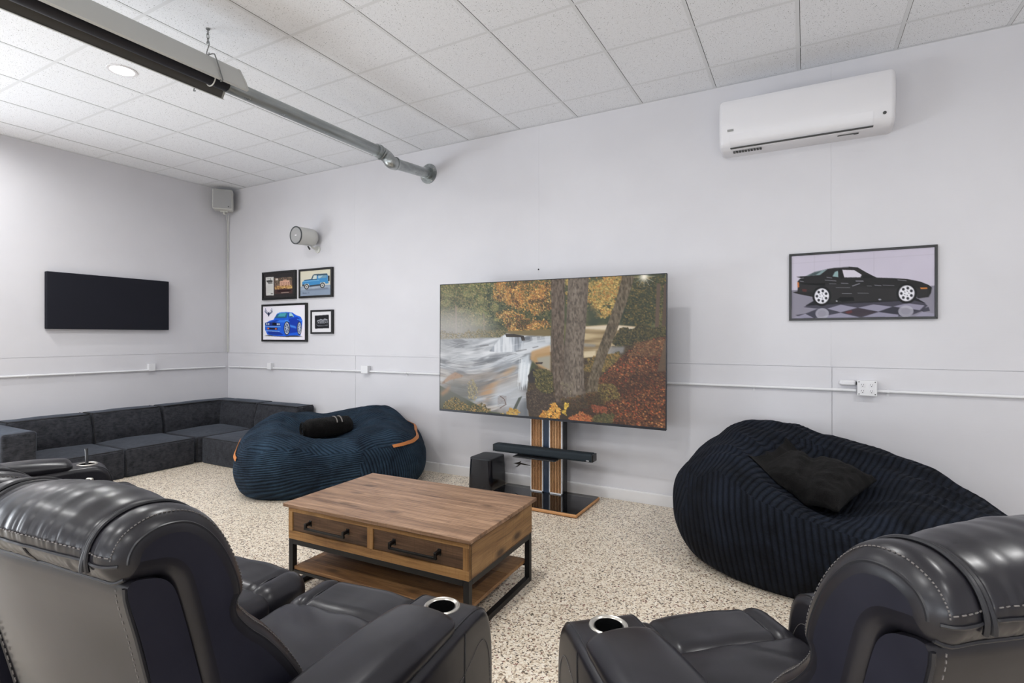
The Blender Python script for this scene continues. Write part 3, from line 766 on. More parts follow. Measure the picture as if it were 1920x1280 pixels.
def paint_coupe(p):
    """black coupe on a chequered floor; points measured on the photo crop"""
    x0, y0, sx, sy0, sy1 = 150., 0, 1612., 0, 0
    def q(*pts):
        out = []
        for X, Y in pts:
            u = (X - 150) / 1612.; top = 250 - 110 * u; bot = 942 - 30 * u; out.append((u, (Y - top) / (bot - top)))
        return out
    def k(c): return q(c)[0]
    p.put(np.ones((p.h, p.w)), (196, 190, 205)); f = p.fbm(3, 2, 3, 2)
    p.put(np.clip((f - .4) * 2, 0, 1), (184, 178, 192), .5)
    for X in (430, 735, 1120): p.line(q((X, 200), (X, 480)), .0025, (176, 170, 184))
    p.line(q((150, 330), (1762, 220)), .003, (178, 172, 186))
    p.poly(q((150, 630), (560, 600), (1762, 570), (1762, 912), (152, 942)), (128, 125, 138))
    p.put(p.mask(q((150, 640), (1762, 590), (1762, 912), (152, 942))), (150, 147, 160), .35 * 1.)
    dk, lt = (56, 55, 66), (150, 147, 166)
    p.poly(q((200, 905), (325, 885), (520, 835), (300, 815), (420, 760), (1600, 720), (1690, 790), (1640, 850), (1490, 912), (300, 942)), (66, 64, 76))
    tiles = [((585, 830), (745, 785), (935, 818), (745, 870), lt), ((945, 818), (1115, 780), (1320, 805), (1170, 860), lt),
             ((760, 872), (935, 822), (1165, 862), (985, 920), (60, 52, 60)), ((330, 885), (460, 835), (560, 830), (730, 872), (620, 905), (430, 938), (62, 62, 74)),
             ((430, 938), (740, 875), (960, 925), (940, 932), lt), ((990, 922), (1170, 865), (1390, 895), (1380, 915), lt),
             ((1180, 860), (1320, 808), (1600, 845), (1400, 890), (52, 52, 62)), ((1330, 803), (1480, 765), (1660, 790), (1610, 843), lt),
             ((1560, 912), (1640, 860), (1762, 880), (1762, 912), lt), ((1610, 845), (1700, 805), (1715, 850), (1650, 862), (58, 58, 70)), ((152, 942), (320, 888), (425, 935), lt)]
    for tl in tiles: p.poly(q(*tl[:-1]), tl[-1], .92)
    p.poly(q((790, 868), (870, 845), (880, 870), (830, 885)), (96, 52, 56))
    for X, Y in ((525, 885), (1465, 855)):
        u, v = k((X, Y)); p.ell(u, v, .05, .085, (176, 174, 186), .8); p.ell(u, v, .03, .05, (140, 138, 150), .7)
    p.poly(q((320, 800), (430, 740), (1560, 700), (1680, 770), (1560, 735), (560, 785)), (30, 30, 36))
    body = [(225, 530), (265, 490), (208, 478), (330, 468), (440, 420), (600, 385), (690, 372), (840, 360), (940, 368), (1040, 425), (1150, 480), (1330, 486), (1480, 495),
            (1620, 525), (1700, 560), (1735, 590), (1725, 650), (1700, 695), (1590, 712), (1580, 660), (1520, 580), (1440, 575), (1380, 620), (1365, 735), (1060, 745), (620, 765), (610, 700), (570, 620), (480, 610), (425, 660), (415, 700), (240, 670), (165, 652), (225, 640), (230, 600)]
    p.poly(q(*body), (34, 33, 34))
    p.poly(q((235, 560), (700, 560), (1100, 590), (1380, 600), (1700, 600), (1700, 690), (1365, 735), (620, 765), (560, 640), (430, 640), (240, 660)), (44, 43, 44), .8, .01)
    p.poly(q((330, 470), (450, 420), (590, 388), (500, 455)), (128, 150, 152)); p.poly(q((350, 466), (440, 428), (520, 410), (440, 460)), (70, 82, 84))
    p.poly(q((648, 470), (675, 420), (712, 405), (716, 478)), (138, 166, 166))
    p.poly(q((760, 395), (900, 398), (985, 450), (970, 478), (785, 480)), (205, 200, 212))
    p.poly(q((720, 380), (760, 385), (785, 490), (745, 500)), (24, 23, 25))
    p.poly(q((990, 470), (1020, 448), (1090, 455), (1110, 482), (1000, 488)), (22, 22, 24))
    p.poly(q((640, 372), (835, 362), (835, 370), (700, 378)), (150, 148, 158), .7)
    for a in (((580, 480), (640, 487), .004), ((560, 512), (690, 520), .004), ((610, 552), (690, 552), .003), ((255, 525), (300, 530), .004), ((750, 545), (830, 548), .004), ((920, 520), (1000, 520), .006),
              ((880, 575), (960, 548), .006), ((760, 660), (870, 660), .004), ((690, 595), (850, 595), .003), ((940, 655), (1060, 655), .003), ((1130, 565), (1200, 570), .004), ((1220, 565), (1340, 568), .003), ((1380, 505), (1470, 515), .004), ((1045, 574), (1095, 574), .003), ((250, 500), (300, 490), .004)):
        p.line(q(a[0], a[1]), a[2], (176, 176, 188), .85)
    p.poly(q((265, 550), (560, 545), (560, 575), (290, 560)), (12, 12, 14))
    p.poly(q((222, 540), (242, 535), (246, 590), (226, 600)), (196, 116, 66)); p.poly(q((280, 612), (340, 615), (335, 645), (285, 640)), (84, 46, 44))
    p.poly(q((1615, 590), (1690, 590), (1685, 605), (1620, 608)), (206, 128, 62))
    for X, Y, R in ((520, 690, 112), (1473, 655, 108)):
        u, v = k((X, Y)); p.ell(u, v, R / 1612, R / 715, (22, 22, 24)); ru, rv = .78 * R / 1612, .78 * R / 715
        p.ell(u, v, ru, rv, (206, 205, 212)); p.ell(u, v, ru * .9, rv * .9, (226, 225, 232))
        for a in range(7):
            an = a * 2 * PI / 7 + .45
            p.ell(u + ru * .66 * math.cos(an), v + rv * .66 * math.sin(an), ru * .17, rv * .17, (40, 40, 46))
        for a in range(5):
            an = a * 2 * PI / 5; p.ell(u + ru * .28 * math.cos(an), v + rv * .28 * math.sin(an), ru * .06, rv * .06, (60, 60, 66))
    p.poly(q((700, 730), (740, 700), (890, 700), (900, 740), (760, 752)), (14, 14, 16)); p.ell(*k((1185, 725)), .01, .012, (150, 150, 160)); p.ell(*k((697, 745)), .006, .01, (190, 190, 196))
framed('large black-framed photo of a black coupe on a chequered floor, right of the television', -.101, .813, 1.589, 2.104, .017, .022, paint_coupe, 300, 168)

def paint_brochure(p):
    p.put(np.ones((p.h, p.w)), (46, 43, 44))
    def q(*pts): return [((X - 245) / 415., (Y - (240 - 30 * (X - 245) / 415.)) / 335.) for X, Y in pts]
    p.poly(q((275, 280), (385, 275), (388, 530), (280, 535)), (206, 205, 202))
    p.poly(q((285, 325), (350, 318), (375, 330), (365, 350), (310, 358), (290, 345)), (66, 66, 66)); p.line(q((345, 295), (346, 325)), .012, (60, 60, 60)); p.line(q((312, 368), (368, 360)), .016, (50, 50, 50)); p.line(q((290, 300), (335, 297)), .008, (120, 120, 120))
    for y in range(400, 500, 16): p.line(q((292, y), (370, y - 4)), .006, (170, 169, 166))
    p.line(q((350, 508), (372, 507)), .02, (80, 78, 74))
    p.poly(q((398, 292), (632, 278), (636, 497), (402, 510)), (120, 96, 84))
    m = p.mask(q((400, 292), (632, 280), (632, 330), (402, 400))); p.dabs(m, 260, [(66, 58, 52), (120, 104, 90), (90, 80, 66)], (1, 3), 3)
    p.poly(q((470, 335), (600, 318), (606, 395), (470, 402)), (206, 164, 142)); p.poly(q((510, 322), (560, 308), (565, 330), (512, 336)), (196, 150, 130))
    for X in (485, 510, 535, 560, 582): p.poly(q((X, 350), (X + 9, 349), (X + 9, 368), (X, 369)), (110, 78, 70)); p.poly(q((X, 378), (X + 9, 377), (X + 9, 392), (X, 393)), (122, 86, 76))
    p.poly(q((402, 408), (634, 392), (634, 430), (404, 450)), (196, 156, 96)); p.dabs(p.mask(q((402, 405), (634, 385), (634, 425), (404, 440))), 130, [(226, 190, 120), (150, 110, 70), (120, 80, 50)], (1, 2.4), 5)
    p.poly(q((404, 450), (634, 432), (636, 497), (404, 508)), (66, 44, 42)); p.poly(q((430, 462), (470, 440), (560, 432), (610, 446), (618, 466), (440, 482)), (44, 24, 26))
    p.ell(*q((465, 470))[0], .03, .04, (30, 22, 22)); p.ell(*q((580, 460))[0], .03, .04, (30, 22, 22)); p.line(q((440, 452), (600, 440)), .008, (140, 96, 90))
    p.poly(q((412, 300), (446, 297), (448, 322), (414, 326)), (200, 186, 176)); p.line(q((490, 494), (590, 486)), .012, (196, 180, 168))
PG = 'framed car pictures on the back wall near the corner'
framed('black-framed brochure and house photo on a dark mount, upper left of four frames', -6.367, -5.715, 1.950, 2.322, .026, .032, paint_brochure, 130, 78, None, PG)
def paint_jeep(p):
    def q(*pts): return [((X - 735) / 403., (Y - (205 - 32 * (X - 735) / 403.)) / (348 + 22 * (X - 735) / 403.)) for X, Y in pts]
    p.put(np.ones((p.h, p.w)), (204, 200, 184)); p.put(np.clip(1 - p.V * 1.6, 0, 1), (214, 208, 186), .8)
    p.poly(q((735, 420), (900, 398), (1140, 400), (1140, 540), (735, 555)), (138, 152, 170)); p.put(p.mask(q((735, 430), (1140, 405), (1140, 450), (735, 470))) * p.fbm(9, 5, 3, 4), (186, 192, 200), .7)
    p.poly(q((800, 462), (1090, 440), (1120, 460), (830, 480)), (84, 92, 106), .7, .02)
    p.poly(q((740, 475), (1140, 455), (1140, 540), (738, 556)), (128, 142, 162), .5)
    p.poly(q((762, 352), (790, 330), (880, 315), (905, 258), (925, 245), (1090, 236), (1100, 260), (1100, 330), (1112, 375), (1075, 385), (1060, 360), (1005, 365), (990, 408), (862, 420), (848, 378), (800, 378), (785, 408), (760, 408)), (64, 134, 186))
    p.poly(q((905, 255), (930, 243), (1090, 236), (1096, 258), (960, 268), (955, 320), (880, 322)), (52, 74, 92)); p.poly(q((898, 315), (915, 262), (955, 258), (955, 310)), (196, 206, 200)); p.poly(q((972, 262), (1085, 256), (1085, 296), (975, 304)), (110, 146, 166)); p.poly(q((975, 270), (1040, 262), (1000, 302), (975, 304)), (160, 186, 196))
    p.line(q((770, 348), (990, 330)), .012, (128, 182, 216)); p.line(q((790, 330), (882, 317)), .016, (36, 66, 92)); p.line(q((862, 412), (1000, 398)), .035, (60, 66, 76)); p.poly(q((1102, 268), (1122, 266), (1122, 345), (1104, 348)), (40, 42, 46)); p.poly(q((760, 388), (790, 386), (790, 410), (762, 412)), (58, 64, 74))
    for X, Y in ((820, 420), (1030, 405)): u, v = q((X, Y))[0]; p.ell(u, v, .078, .105, (38, 40, 44)); p.ell(u, v, .052, .072, (196, 194, 188)); p.ell(u, v, .02, .028, (96, 98, 100))
    text(p, 'Bronco II', *q((768, 502))[0], .052, (30, 42, 60), .15)
framed('black-framed picture of a blue boxy off-road car, upper right of four frames', -5.648, -5.053, 1.952, 2.318, .026, .032, paint_jeep, 170, 96, None, PG)
def paint_cartoon(p):
    def q(*pts): return [((X - 240) / 562., (Y - (660 - 22 * (X - 240) / 562.)) / 470.) for X, Y in pts]
    p.put(np.ones((p.h, p.w)), (232, 231, 238)); p.put(np.clip((p.fbm(3, 3, 2, 9) - .5) * 3, 0, 1), (236, 222, 238), .6)
    B1, B2, B3 = (28, 92, 214), (20, 58, 168), (86, 160, 240)
    p.poly(q((255, 1075), (330, 1060), (700, 1055), (775, 1068), (560, 1080)), (40, 40, 46), 1, .004)
    p.poly(q((268, 900), (330, 862), (385, 845), (430, 765), (470, 742), (560, 735), (640, 745), (680, 775), (745, 800), (768, 850), (760, 960), (740, 1055), (600, 1060), (540, 1070), (400, 1072), (300, 1055), (268, 990)), B1)
    p.poly(q((270, 900), (400, 850), (540, 850), (600, 840), (560, 880), (400, 880), (330, 900)), (56, 124, 232)); p.poly(q((330, 870), (420, 850), (470, 856), (400, 880)), B2)
    p.poly(q((395, 822), (440, 768), (485, 748), (570, 745), (580, 760), (560, 815), (480, 822)), (40, 96, 130)); p.poly(q((440, 800), (470, 758), (560, 752), (540, 800)), (70, 160, 176))
    p.poly(q((595, 752), (625, 750), (655, 790), (650, 805), (600, 812)), (160, 205, 210)); p.poly(q((600, 795), (640, 790), (645, 806), (602, 812)), (30, 60, 110)); p.line(q((585, 750), (592, 815)), .012, (22, 50, 140))
    p.poly(q((590, 830), (700, 800), (730, 830), (700, 1010), (600, 1030), (590, 900)), B2); p.poly(q((600, 910), (680, 930), (690, 960), (610, 940)), B3, .8, .01)
    p.poly(q((270, 890), (330, 880), (470, 885), (480, 930), (300, 935), (268, 920)), (22, 46, 126)); p.poly(q((375, 885), (425, 890), (420, 925), (365, 920)), (16, 20, 36))
    for X in (292, 318, 440, 462): p.poly(q((X - 9, 896), (X + 9, 894), (X + 9, 918), (X - 9, 918)), (198, 208, 206))
    p.poly(q((268, 940), (480, 938), (490, 1000), (470, 1010), (300, 1005), (270, 990)), (34, 96, 206)); p.line(q((272, 940), (480, 940)), .012, (120, 170, 230)); p.line(q((280, 1004), (465, 1008)), .012, (150, 186, 235))
    p.poly(q((300, 960), (440, 958), (440, 985), (300, 985)), (18, 26, 56)); p.ell(*q((312, 970))[0], .022, .026, (226, 110, 60)); p.ell(*q((418, 972))[0], .022, .026, (226, 110, 60))
    p.poly(q((300, 1010), (460, 1012), (520, 1050), (430, 1062), (320, 1050)), (20, 52, 150))
    for X, Y, a, b in ((565, 960, .072, .20), (728, 955, .052, .19)):
        u, v = q((X, Y))[0]; p.ell(u, v, a, b, (26, 28, 36)); p.ell(u, v, a * .78, b * .86, (214, 220, 228)); p.ell(u, v, a * .62, b * .72, (40, 60, 104))
        for k in range(8):
            an = k * PI / 4 + .2; p.line([(u, v), (u + a * .68 * math.cos(an), v + b * .78 * math.sin(an))], .009, (210, 218, 228))
        p.ell(u, v, a * .2, b * .2, (190, 200, 216))
    p.line(q((540, 850), (600, 870)), .01, B3); p.line(q((700, 835), (760, 850)), .01, B3); p.line(q((440, 756), (580, 740)), .008, B3)
    # winged emblem, top left
    D = (38, 44, 74)
    p.ell(*q((318, 762))[0], .030, .045, D); p.poly(q((300, 765), (336, 765), (318, 805)), D)
    for s_ in (-1, 1):
        for k, (dx, dy) in enumerate(((20, -30), (32, -55), (42, -78))):
            p.line(q((318 + s_ * 14, 768), (318 + s_ * (dx + 10), 768 + dy * .45), (318 + s_ * dx, 765 + dy)), .011, D if k < 2 else (80, 96, 130))
framed('black-framed drawing of a bright blue sports car with winged emblem, lower left of four frames', -6.378, -5.507, 1.399, 1.893, .026, .032, paint_cartoon, 200, 108, None, PG)
def paint_small(p):
    p.put(np.ones((p.h, p.w)), (222, 221, 224))
    p.poly([(.15, .19), (.87, .16), (.89, .81), (.16, .83)], (22, 22, 26))
    g = (176, 178, 184)
    p.poly([(.26, .52), (.30, .42), (.46, .38), (.60, .42), (.68, .36), (.80, .40), (.84, .50), (.80, .58), (.30, .60)], (104, 106, 112)); p.line([(.27, .46), (.46, .38), (.58, .42), (.66, .36), (.8, .40)], .03, g); p.line([(.26, .56), (.5, .5), (.82, .52)], .02, (150, 152, 158))
    p.ell(.34, .54, .06, .06, (16, 16, 18)); p.ell(.34, .54, .03, .03, g); p.ell(.72, .52, .06, .06, (16, 16, 18)); p.ell(.72, .52, .03, .03, g)
    p.line([(.25, .64), (.33, .70), (.6, .69), (.82, .66)], .025, (130, 132, 138)); p.line([(.28, .66), (.8, .70)], .015, (70, 72, 78))
framed('small black-framed print of a car on black with white mount, lower right of four frames', -5.431, -5.048, 1.499, 1.796, .022, .032, paint_small, 80, 62, None, PG)

# ------------------------------------------------------------------ television
def paint_forest(p):
    def q(*pts):
        out = []
        for X, Y in pts:
            u = (X - 62) / 1694.; top = 133 - 88 * u; bot = 1080 + 140 * u; out.append((u, (Y - top) / (bot - top)))
        return out
    f4, f5 = p.fbm(60, 36, 3, 51), p.fbm(24, 15, 3, 52)
    def D(m, n, c, r=(1, 3), seed=0, al=.9): p.dabs(rag(m), int(n * 1.7), c, (r[0] * .72, r[1] * .72), seed, al)
    def rag(m, a=1.5): b = p.blur(np.clip(m, 0, 1), .012); return np.clip((b + (f5 - .5) * a + (f4 - .5) * a * .6 - .34) * 5, 0, 1) * np.clip((b - .12) * 6, 0, 1) + 1e-12
    one = np.ones((p.h, p.w)); p.put(one, (70, 76, 52))
    f1, f2, f3 = p.fbm(7, 5, 5, 1), p.fbm(16, 10, 4, 2), p.fbm(40, 24, 3, 3)
    up = p.mask(q((62, 100), (1760, 40), (1760, 560), (62, 560)), .006)
    p.put(up * np.clip((f1 - .42) * 4, 0, 1), (104, 100, 58), .8); p.put(up * np.clip((f2 - .52) * 5, 0, 1), (42, 52, 38), .8); p.put(up * np.clip((f3 - .58) * 5, 0, 1), (132, 124, 72), .6)
    D(p.mask(q((62, 133), (560, 110), (560, 420), (62, 480))), 2600, [(84, 100, 60), (112, 118, 66), (60, 72, 48), (150, 136, 76), (132, 114, 64), (160, 140, 90)], (1.2, 4), 1, .75)
    D(p.mask(q((470, 130), (985, 90), (985, 460), (480, 480))), 1600, [(46, 60, 46), (62, 76, 54), (38, 48, 40), (86, 88, 56)], (1.2, 4), 2, .75)
    lo = p.mask(q((985, 600), (1757, 480), (1757, 1240), (800, 1160), (800, 900)), .01); p.put(lo, (72, 58, 42)); D(lo, 2600, [(96, 80, 52), (60, 50, 38), (84, 62, 42), (112, 88, 54), (50, 46, 36)], (1, 3), 41, .75)
    lt_ = p.fbm(5, 4, 3, 61); p.a = np.where((up * (p.U < .56))[..., None] > .5, p.a * (.62 + .72 * lt_)[..., None], p.a)
    for X, Y, w_, h_ in ((130, 200, 150, 60), (110, 270, 130, 50), (250, 330, 150, 45), (320, 200, 120, 40), (430, 240, 90, 50), (420, 330, 110, 45), (540, 300, 120, 40), (560, 400, 140, 36), (380, 420, 120, 34)):
        D(p.mask(q((X - w_ / 2, Y), (X, Y - h_ / 2), (X + w_ / 2, Y), (X, Y + h_ / 2))), 120, [(126, 132, 74), (150, 140, 78), (96, 110, 66), (166, 140, 84)], (1, 3), int(X + Y), .6)
    # thin trunks in the haze
    for X, a, b, wd in ((205, 300, 500, .009), (255, 400, 500, .004), (450, 350, 490, .004), (330, 430, 480, .003)): p.line(q((X, a), (X + 4, b)), wd, (150, 120, 98), .7)
    p.put(np.clip(1 - ((p.U - .06) / .26) ** 2 - ((p.V - .37) / .2) ** 2, 0, 1), (178, 172, 168), .75)
    D(p.mask(q((62, 490), (640, 470), (640, 535), (62, 555))), 700, [(150, 130, 86), (120, 110, 70), (166, 140, 90), (96, 92, 62)], (1, 3), 3, .7)
    # orange crowns
    D(p.mask(q((560, 110), (985, 90), (985, 340), (820, 470), (640, 420))), 500, [(150, 118, 66), (120, 104, 60)], (1, 3), 62, .6)
    OR = [(202, 144, 62), (220, 164, 78), (180, 112, 52), (228, 184, 104), (160, 96, 56), (206, 134, 64), (124, 100, 56)]
    om = np.maximum(p.mask(q((540, 100), (985, 85), (985, 300), (860, 350), (760, 310), (640, 270), (545, 240)), .012), p.mask(q((560, 340), (700, 330), (900, 420), (985, 390), (985, 470), (800, 480), (660, 480), (620, 420)), .012))
    D(om, 1500, [(120, 96, 56), (150, 112, 60), (92, 84, 52)], (1, 3), 63, .7); p.dabs(om * (.08 + np.clip((f2 - .42) * 5, 0, 1)), 4200, OR, (.8, 2.3), 4, .9); D(om * .8, 700, OR, (1, 3.2), 4, .85)
    D(om * np.clip((f3 - .5) * 6, 0, 1), 900, [(58, 62, 42), (86, 74, 44), (110, 66, 52)], (1, 2.6), 5, .8)
    yr = p.mask(q((1090, 80), (1490, 60), (1440, 330), (1330, 380), (1240, 300), (1090, 260)), .01)
    p.dabs(yr * (.1 + np.clip((f2 - .42) * 5, 0, 1)), 3000, [(190, 146, 66), (210, 170, 90), (170, 138, 68), (190, 122, 56), (176, 156, 86), (120, 110, 60)], (1, 3.2), 6, .85)
    p.poly(q((1240, 250), (1330, 330), (1330, 430), (1240, 440)), (58, 66, 52), .7, .01); p.poly(q((1490, 330), (1560, 80), (1680, 90), (1700, 420), (1480, 440)), (50, 56, 40), .8, .012)
    D(p.mask(q((1500, 90), (1757, 60), (1757, 440), (1490, 430))), 1500, [(64, 66, 40), (96, 86, 46), (44, 50, 36), (128, 104, 52)], (1, 3.5), 7, .7)
    for X, wd, c in ((1700, .014, (92, 74, 60)), (1742, .012, (84, 66, 54))): p.line(q((X + 10, 130), (X, 480)), wd, c)
    # still water behind, waterfall, rapids
    p.poly(q((640, 485), (985, 470), (985, 525), (800, 530), (640, 510)), (104, 88, 54)); p.put(p.mask(q((640, 485), (985, 470), (985, 525), (640, 520))) * p.fbm(5, 60, 3, 8), (150, 130, 84), .8)
    p.poly(q((1220, 445), (1400, 430), (1640, 450), (1560, 500), (1430, 560), (1400, 660), (1220, 690)), (136, 112, 74)); p.put(p.mask(q((1220, 445), (1640, 440), (1400, 660), (1220, 690))) * np.clip((p.fbm(6, 50, 3, 12) - .4) * 3, 0, 1), (196, 172, 128), .9)
    p.poly(q((1225, 448), (1420, 432), (1610, 455), (1500, 475), (1230, 465)), (226, 210, 184), .85, .004); p.poly(q((1225, 640), (1310, 630), (1300, 680), (1225, 685)), (214, 196, 160), .8, .004); p.poly(q((1225, 575), (1310, 585), (1300, 605), (1225, 600)), (132, 132, 130), .7, .004)
    riv = p.mask(q((62, 550), (600, 535), (640, 505), (800, 520), (985, 525), (985, 640), (870, 660), (820, 780), (800, 1000), (820, 1150), (500, 1100), (62, 900)), .004)
    FV = p.V + .16 * p.U - .05 * np.sin(p.U * 9); st = p.fbm(6, 44, 4, 14, None, FV); p.put(riv, (140, 146, 154)); 
    warp = np.clip((st - .40) * 3.2, 0, 1); p.put(riv * warp, (204, 209, 217), .9); p.put(riv * np.clip((.42 - p.fbm(7, 36, 4, 15, None, FV)) * 6, 0, 1), (88, 92, 96), .8); p.put(riv * np.clip((p.fbm(12, 90, 3, 16, None, FV) - .55) * 6, 0, 1), (232, 235, 239), .6); p.put(riv * np.clip((p.fbm(4, 14, 3, 18, None, FV) - .55) * 5, 0, 1) * np.clip((p.V - .6) * 8, 0, 1), (170, 140, 110), .5)
    p.put(riv * np.clip(1.1 - p.U * 4, 0, 1) * np.clip(1 - abs(p.V - .5) * 6, 0, 1), (128, 132, 136), .6)
    dk_ = riv * np.clip((p.fbm(9, 26, 4, 71, None, FV) - .52) * 7, 0, 1); p.put(dk_, (84, 88, 94), .7)
    p.put(riv * np.clip((p.V - .60) * 6, 0, 1) * np.clip((.55 - p.U) * 6, 0, 1) * np.clip((p.fbm(5, 20, 3, 72, None, FV) - .42) * 5, 0, 1), (150, 132, 116), .6)
    p.put(riv * np.exp(-((p.V - .56 + .10 * p.U) / .025) ** 2) * (p.fbm(20, 60, 2, 73) + .2), (234, 236, 240), .8)
    # the fall
    fall = p.mask(q((600, 525), (640, 505), (700, 510), (780, 530), (785, 560), (770, 640), (600, 650), (500, 640), (560, 570)), .002)
    vs = p.fbm(70, 4, 3, 17); p.put(fall, (150, 158, 170)); p.put(fall * np.clip((vs - .4) * 4, 0, 1), (218, 222, 228)); p.put(fall * np.clip((.45 - vs) * 5, 0, 1), (78, 80, 82), .6)
    p.poly(q((630, 505), (700, 505), (780, 520), (790, 555), (765, 560), (755, 530), (640, 530)), (52, 46, 42)); p.put(p.mask(q((830, 528), (985, 520), (985, 570), (840, 575))) * (.4 + .6 * (vs > .5)), (200, 204, 208), .8)
    p.poly(q((780, 560), (985, 575), (980, 600), (870, 640), (720, 650)), (206, 210, 216), .8, .008)
    for a in (((720, 640), (800, 625), .006), ((610, 680), (720, 655), .004), ((420, 600), (490, 592), .008), ((850, 612), (890, 602), .006)): p.line(q(a[0], a[1]), a[2] * .6, (84, 82, 84), .6)
    for k in range(34):
        g = random.random; x = 80 + 560 * g(); y = 590 + 190 * g(); p.line(q((x, y), (x + 60 + 90 * g(), y - 14 - 16 * g())), .002 + .003 * g(), (228, 230, 235), .3)
    # amber rock shelf under thin water
    p.poly(q((840, 640), (985, 590), (985, 800), (900, 760), (830, 700)), (190, 146, 92), .9, .006); p.poly(q((880, 690), (985, 670), (985, 790), (900, 740)), (150, 158, 152), .7, .006); p.poly(q((870, 725), (930, 722), (920, 738), (875, 738)), (58, 50, 48))
    br = p.mask(q((400, 950), (560, 850), (700, 760), (690, 790), (560, 900), (520, 1010), (440, 1010)), .016); p.put(br * np.clip((p.fbm(5, 50, 3, 74, None, p.V + .45 * p.U) - .36) * 5, 0, 1), (188, 142, 98), .9)
    br = p.mask(q((600, 820), (700, 750), (740, 760), (640, 830)), .01); p.put(br, (196, 156, 112), .6)
    p.poly(q((300, 850), (480, 820), (520, 860), (440, 960), (300, 980)), (110, 108, 106), .5, .02); p.poly(q((62, 920), (200, 830), (340, 900), (420, 960), (300, 1060), (62, 1080)), (100, 100, 94), .8, .03)
    p.poly(q((75, 890), (130, 835), (200, 800), (280, 830), (240, 845), (160, 860), (100, 885)), (166, 124, 92), .9, .004); p.put(p.mask(q((75, 890), (130, 835), (200, 800), (280, 830), (200, 870)), .004) * np.clip((f4 - .45) * 5, 0, 1), (120, 92, 72), .7); p.poly(q((66, 960), (160, 900), (140, 950), (80, 985)), (168, 120, 82), .8, .008)
    p.poly(q((760, 700), (820, 660), (830, 760), (800, 900), (760, 920), (745, 800)), (206, 214, 222), .85, .006); p.poly(q((560, 900), (740, 860), (790, 1000), (700, 1100), (500, 1060)), (190, 194, 200), .75, .02)
    for k in range(26):
        x = 745 + 90 * random.random(); p.line(q((x, 690 + 60 * random.random()), (x - 14, 850 + 90 * random.random())), .003, (228, 232, 236), .5)
    # dark rocks and bushes
    p.poly(q((800, 960), (870, 930), (990, 900), (1040, 1060), (960, 1120), (850, 1140), (805, 1080)), (66, 54, 46)); D(p.mask(q((800, 960), (990, 900), (1040, 1060), (850, 1140))), 500, [(52, 42, 36), (92, 76, 60), (110, 92, 70)], (1, 3), 21, .6)
    p.poly(q((812, 830), (850, 770), (880, 800), (870, 880), (820, 885)), (50, 46, 44)); p.poly(q((740, 1000), (770, 985), (720, 1090), (690, 1100)), (60, 66, 56), .8)
    gb = p.mask(q((860, 800), (930, 780), (1000, 820), (1000, 980), (930, 960), (880, 900)), .006); p.put(rag(gb), (74, 72, 44), .9); D(gb, 900, [(108, 100, 54), (64, 66, 40), (134, 116, 62), (48, 48, 34)], (1, 3), 22, .8)
    gb = p.mask(q((1410, 540), (1470, 470), (1620, 440), (1757, 460), (1757, 530), (1560, 590), (1420, 600)), .006); p.put(rag(gb), (58, 56, 38), .95); D(gb, 1300, [(84, 78, 46), (44, 46, 34), (110, 92, 50), (60, 62, 44)], (1, 3), 23, .8)
    p.poly(q((1390, 600), (1500, 600), (1490, 650), (1380, 670)), (138, 138, 138), .8, .006)
    gb = p.mask(q((1225, 690), (1480, 650), (1440, 740), (1340, 790), (1230, 800)), .006); p.put(rag(gb), (96, 82, 46), .95); D(gb, 900, [(134, 116, 60), (80, 74, 44), (150, 110, 54)], (1, 3), 24, .8)
    # leaf-covered bank
    bank = p.mask(q((1757, 520), (1600, 560), (1520, 640), (1430, 740), (1330, 860), (1240, 960), (1200, 1060), (1210, 1190), (1757, 1230)), .004)
    p.put(rag(bank, .5), (84, 52, 36)); p.put(bank * np.clip((f2 - .5) * 4, 0, 1), (66, 42, 32), .8)
    D(bank, 5200, [(112, 64, 40), (94, 52, 36), (130, 72, 42), (72, 46, 34), (142, 92, 56), (56, 40, 32), (104, 72, 46), (80, 54, 38)], (1, 3.4), 25, .85)
    D(bank, 620, [(172, 80, 44), (188, 98, 52), (160, 64, 40), (196, 126, 70)], (1, 3.6), 28, .85)
    p.put(bank * np.clip((p.fbm(3, 5, 3, 44) - .5) * 4, 0, 1), (48, 36, 30), .55)
    D(p.mask(q((1560, 560), (1757, 530), (1757, 640), (1520, 690))), 500, [(120, 84, 56), (96, 66, 46), (140, 104, 64)], (1, 3), 26, .7)
    gb = p.mask(q((1290, 900), (1420, 880), (1480, 1000), (1300, 1050)), .01); D(gb, 700, [(128, 112, 58), (96, 88, 48), (150, 122, 60), (70, 62, 38)], (1, 3), 27, .7)
    # trunks
    def trunk(L, R, base, seed):
        m = p.mask(q(*(L + R[::-1])), 0); p.put(m, base); bk = p.fbm(190, 46, 2, seed)
        p.put(m * np.clip((bk - .5) * 4, 0, 1), tuple(min(255, v + 34) for v in base), .6); p.put(m * np.clip((.45 - bk) * 5, 0, 1), tuple(v * .62 for v in base), .7)
        return m
    trunk([(985, 80), (992, 400), (988, 600), (1005, 850), (1030, 1060)], [(1088, 78), (1086, 400), (1082, 600), (1085, 850), (1100, 1060)], (96, 80, 66), 31)
    m2 = trunk([(1112, 76), (1100, 400), (1085, 640), (1082, 900), (1070, 1070)], [(1257, 70), (1240, 400), (1222, 640), (1228, 900), (1260, 1080)], (112, 98, 84), 32)
    p.put(m2 * np.clip((p.U - .668) * 30, 0, 1), (72, 60, 50), .4); p.put(m2 * np.clip((.640 - p.U) * 40, 0, 1), (78, 66, 56), .35)
    trunk([(1482, 60), (1440, 250), (1370, 480), (1310, 660), (1260, 850), (1236, 960)], [(1562, 60), (1510, 260), (1450, 470), (1385, 660), (1330, 850), (1320, 960)], (96, 82, 62), 33)
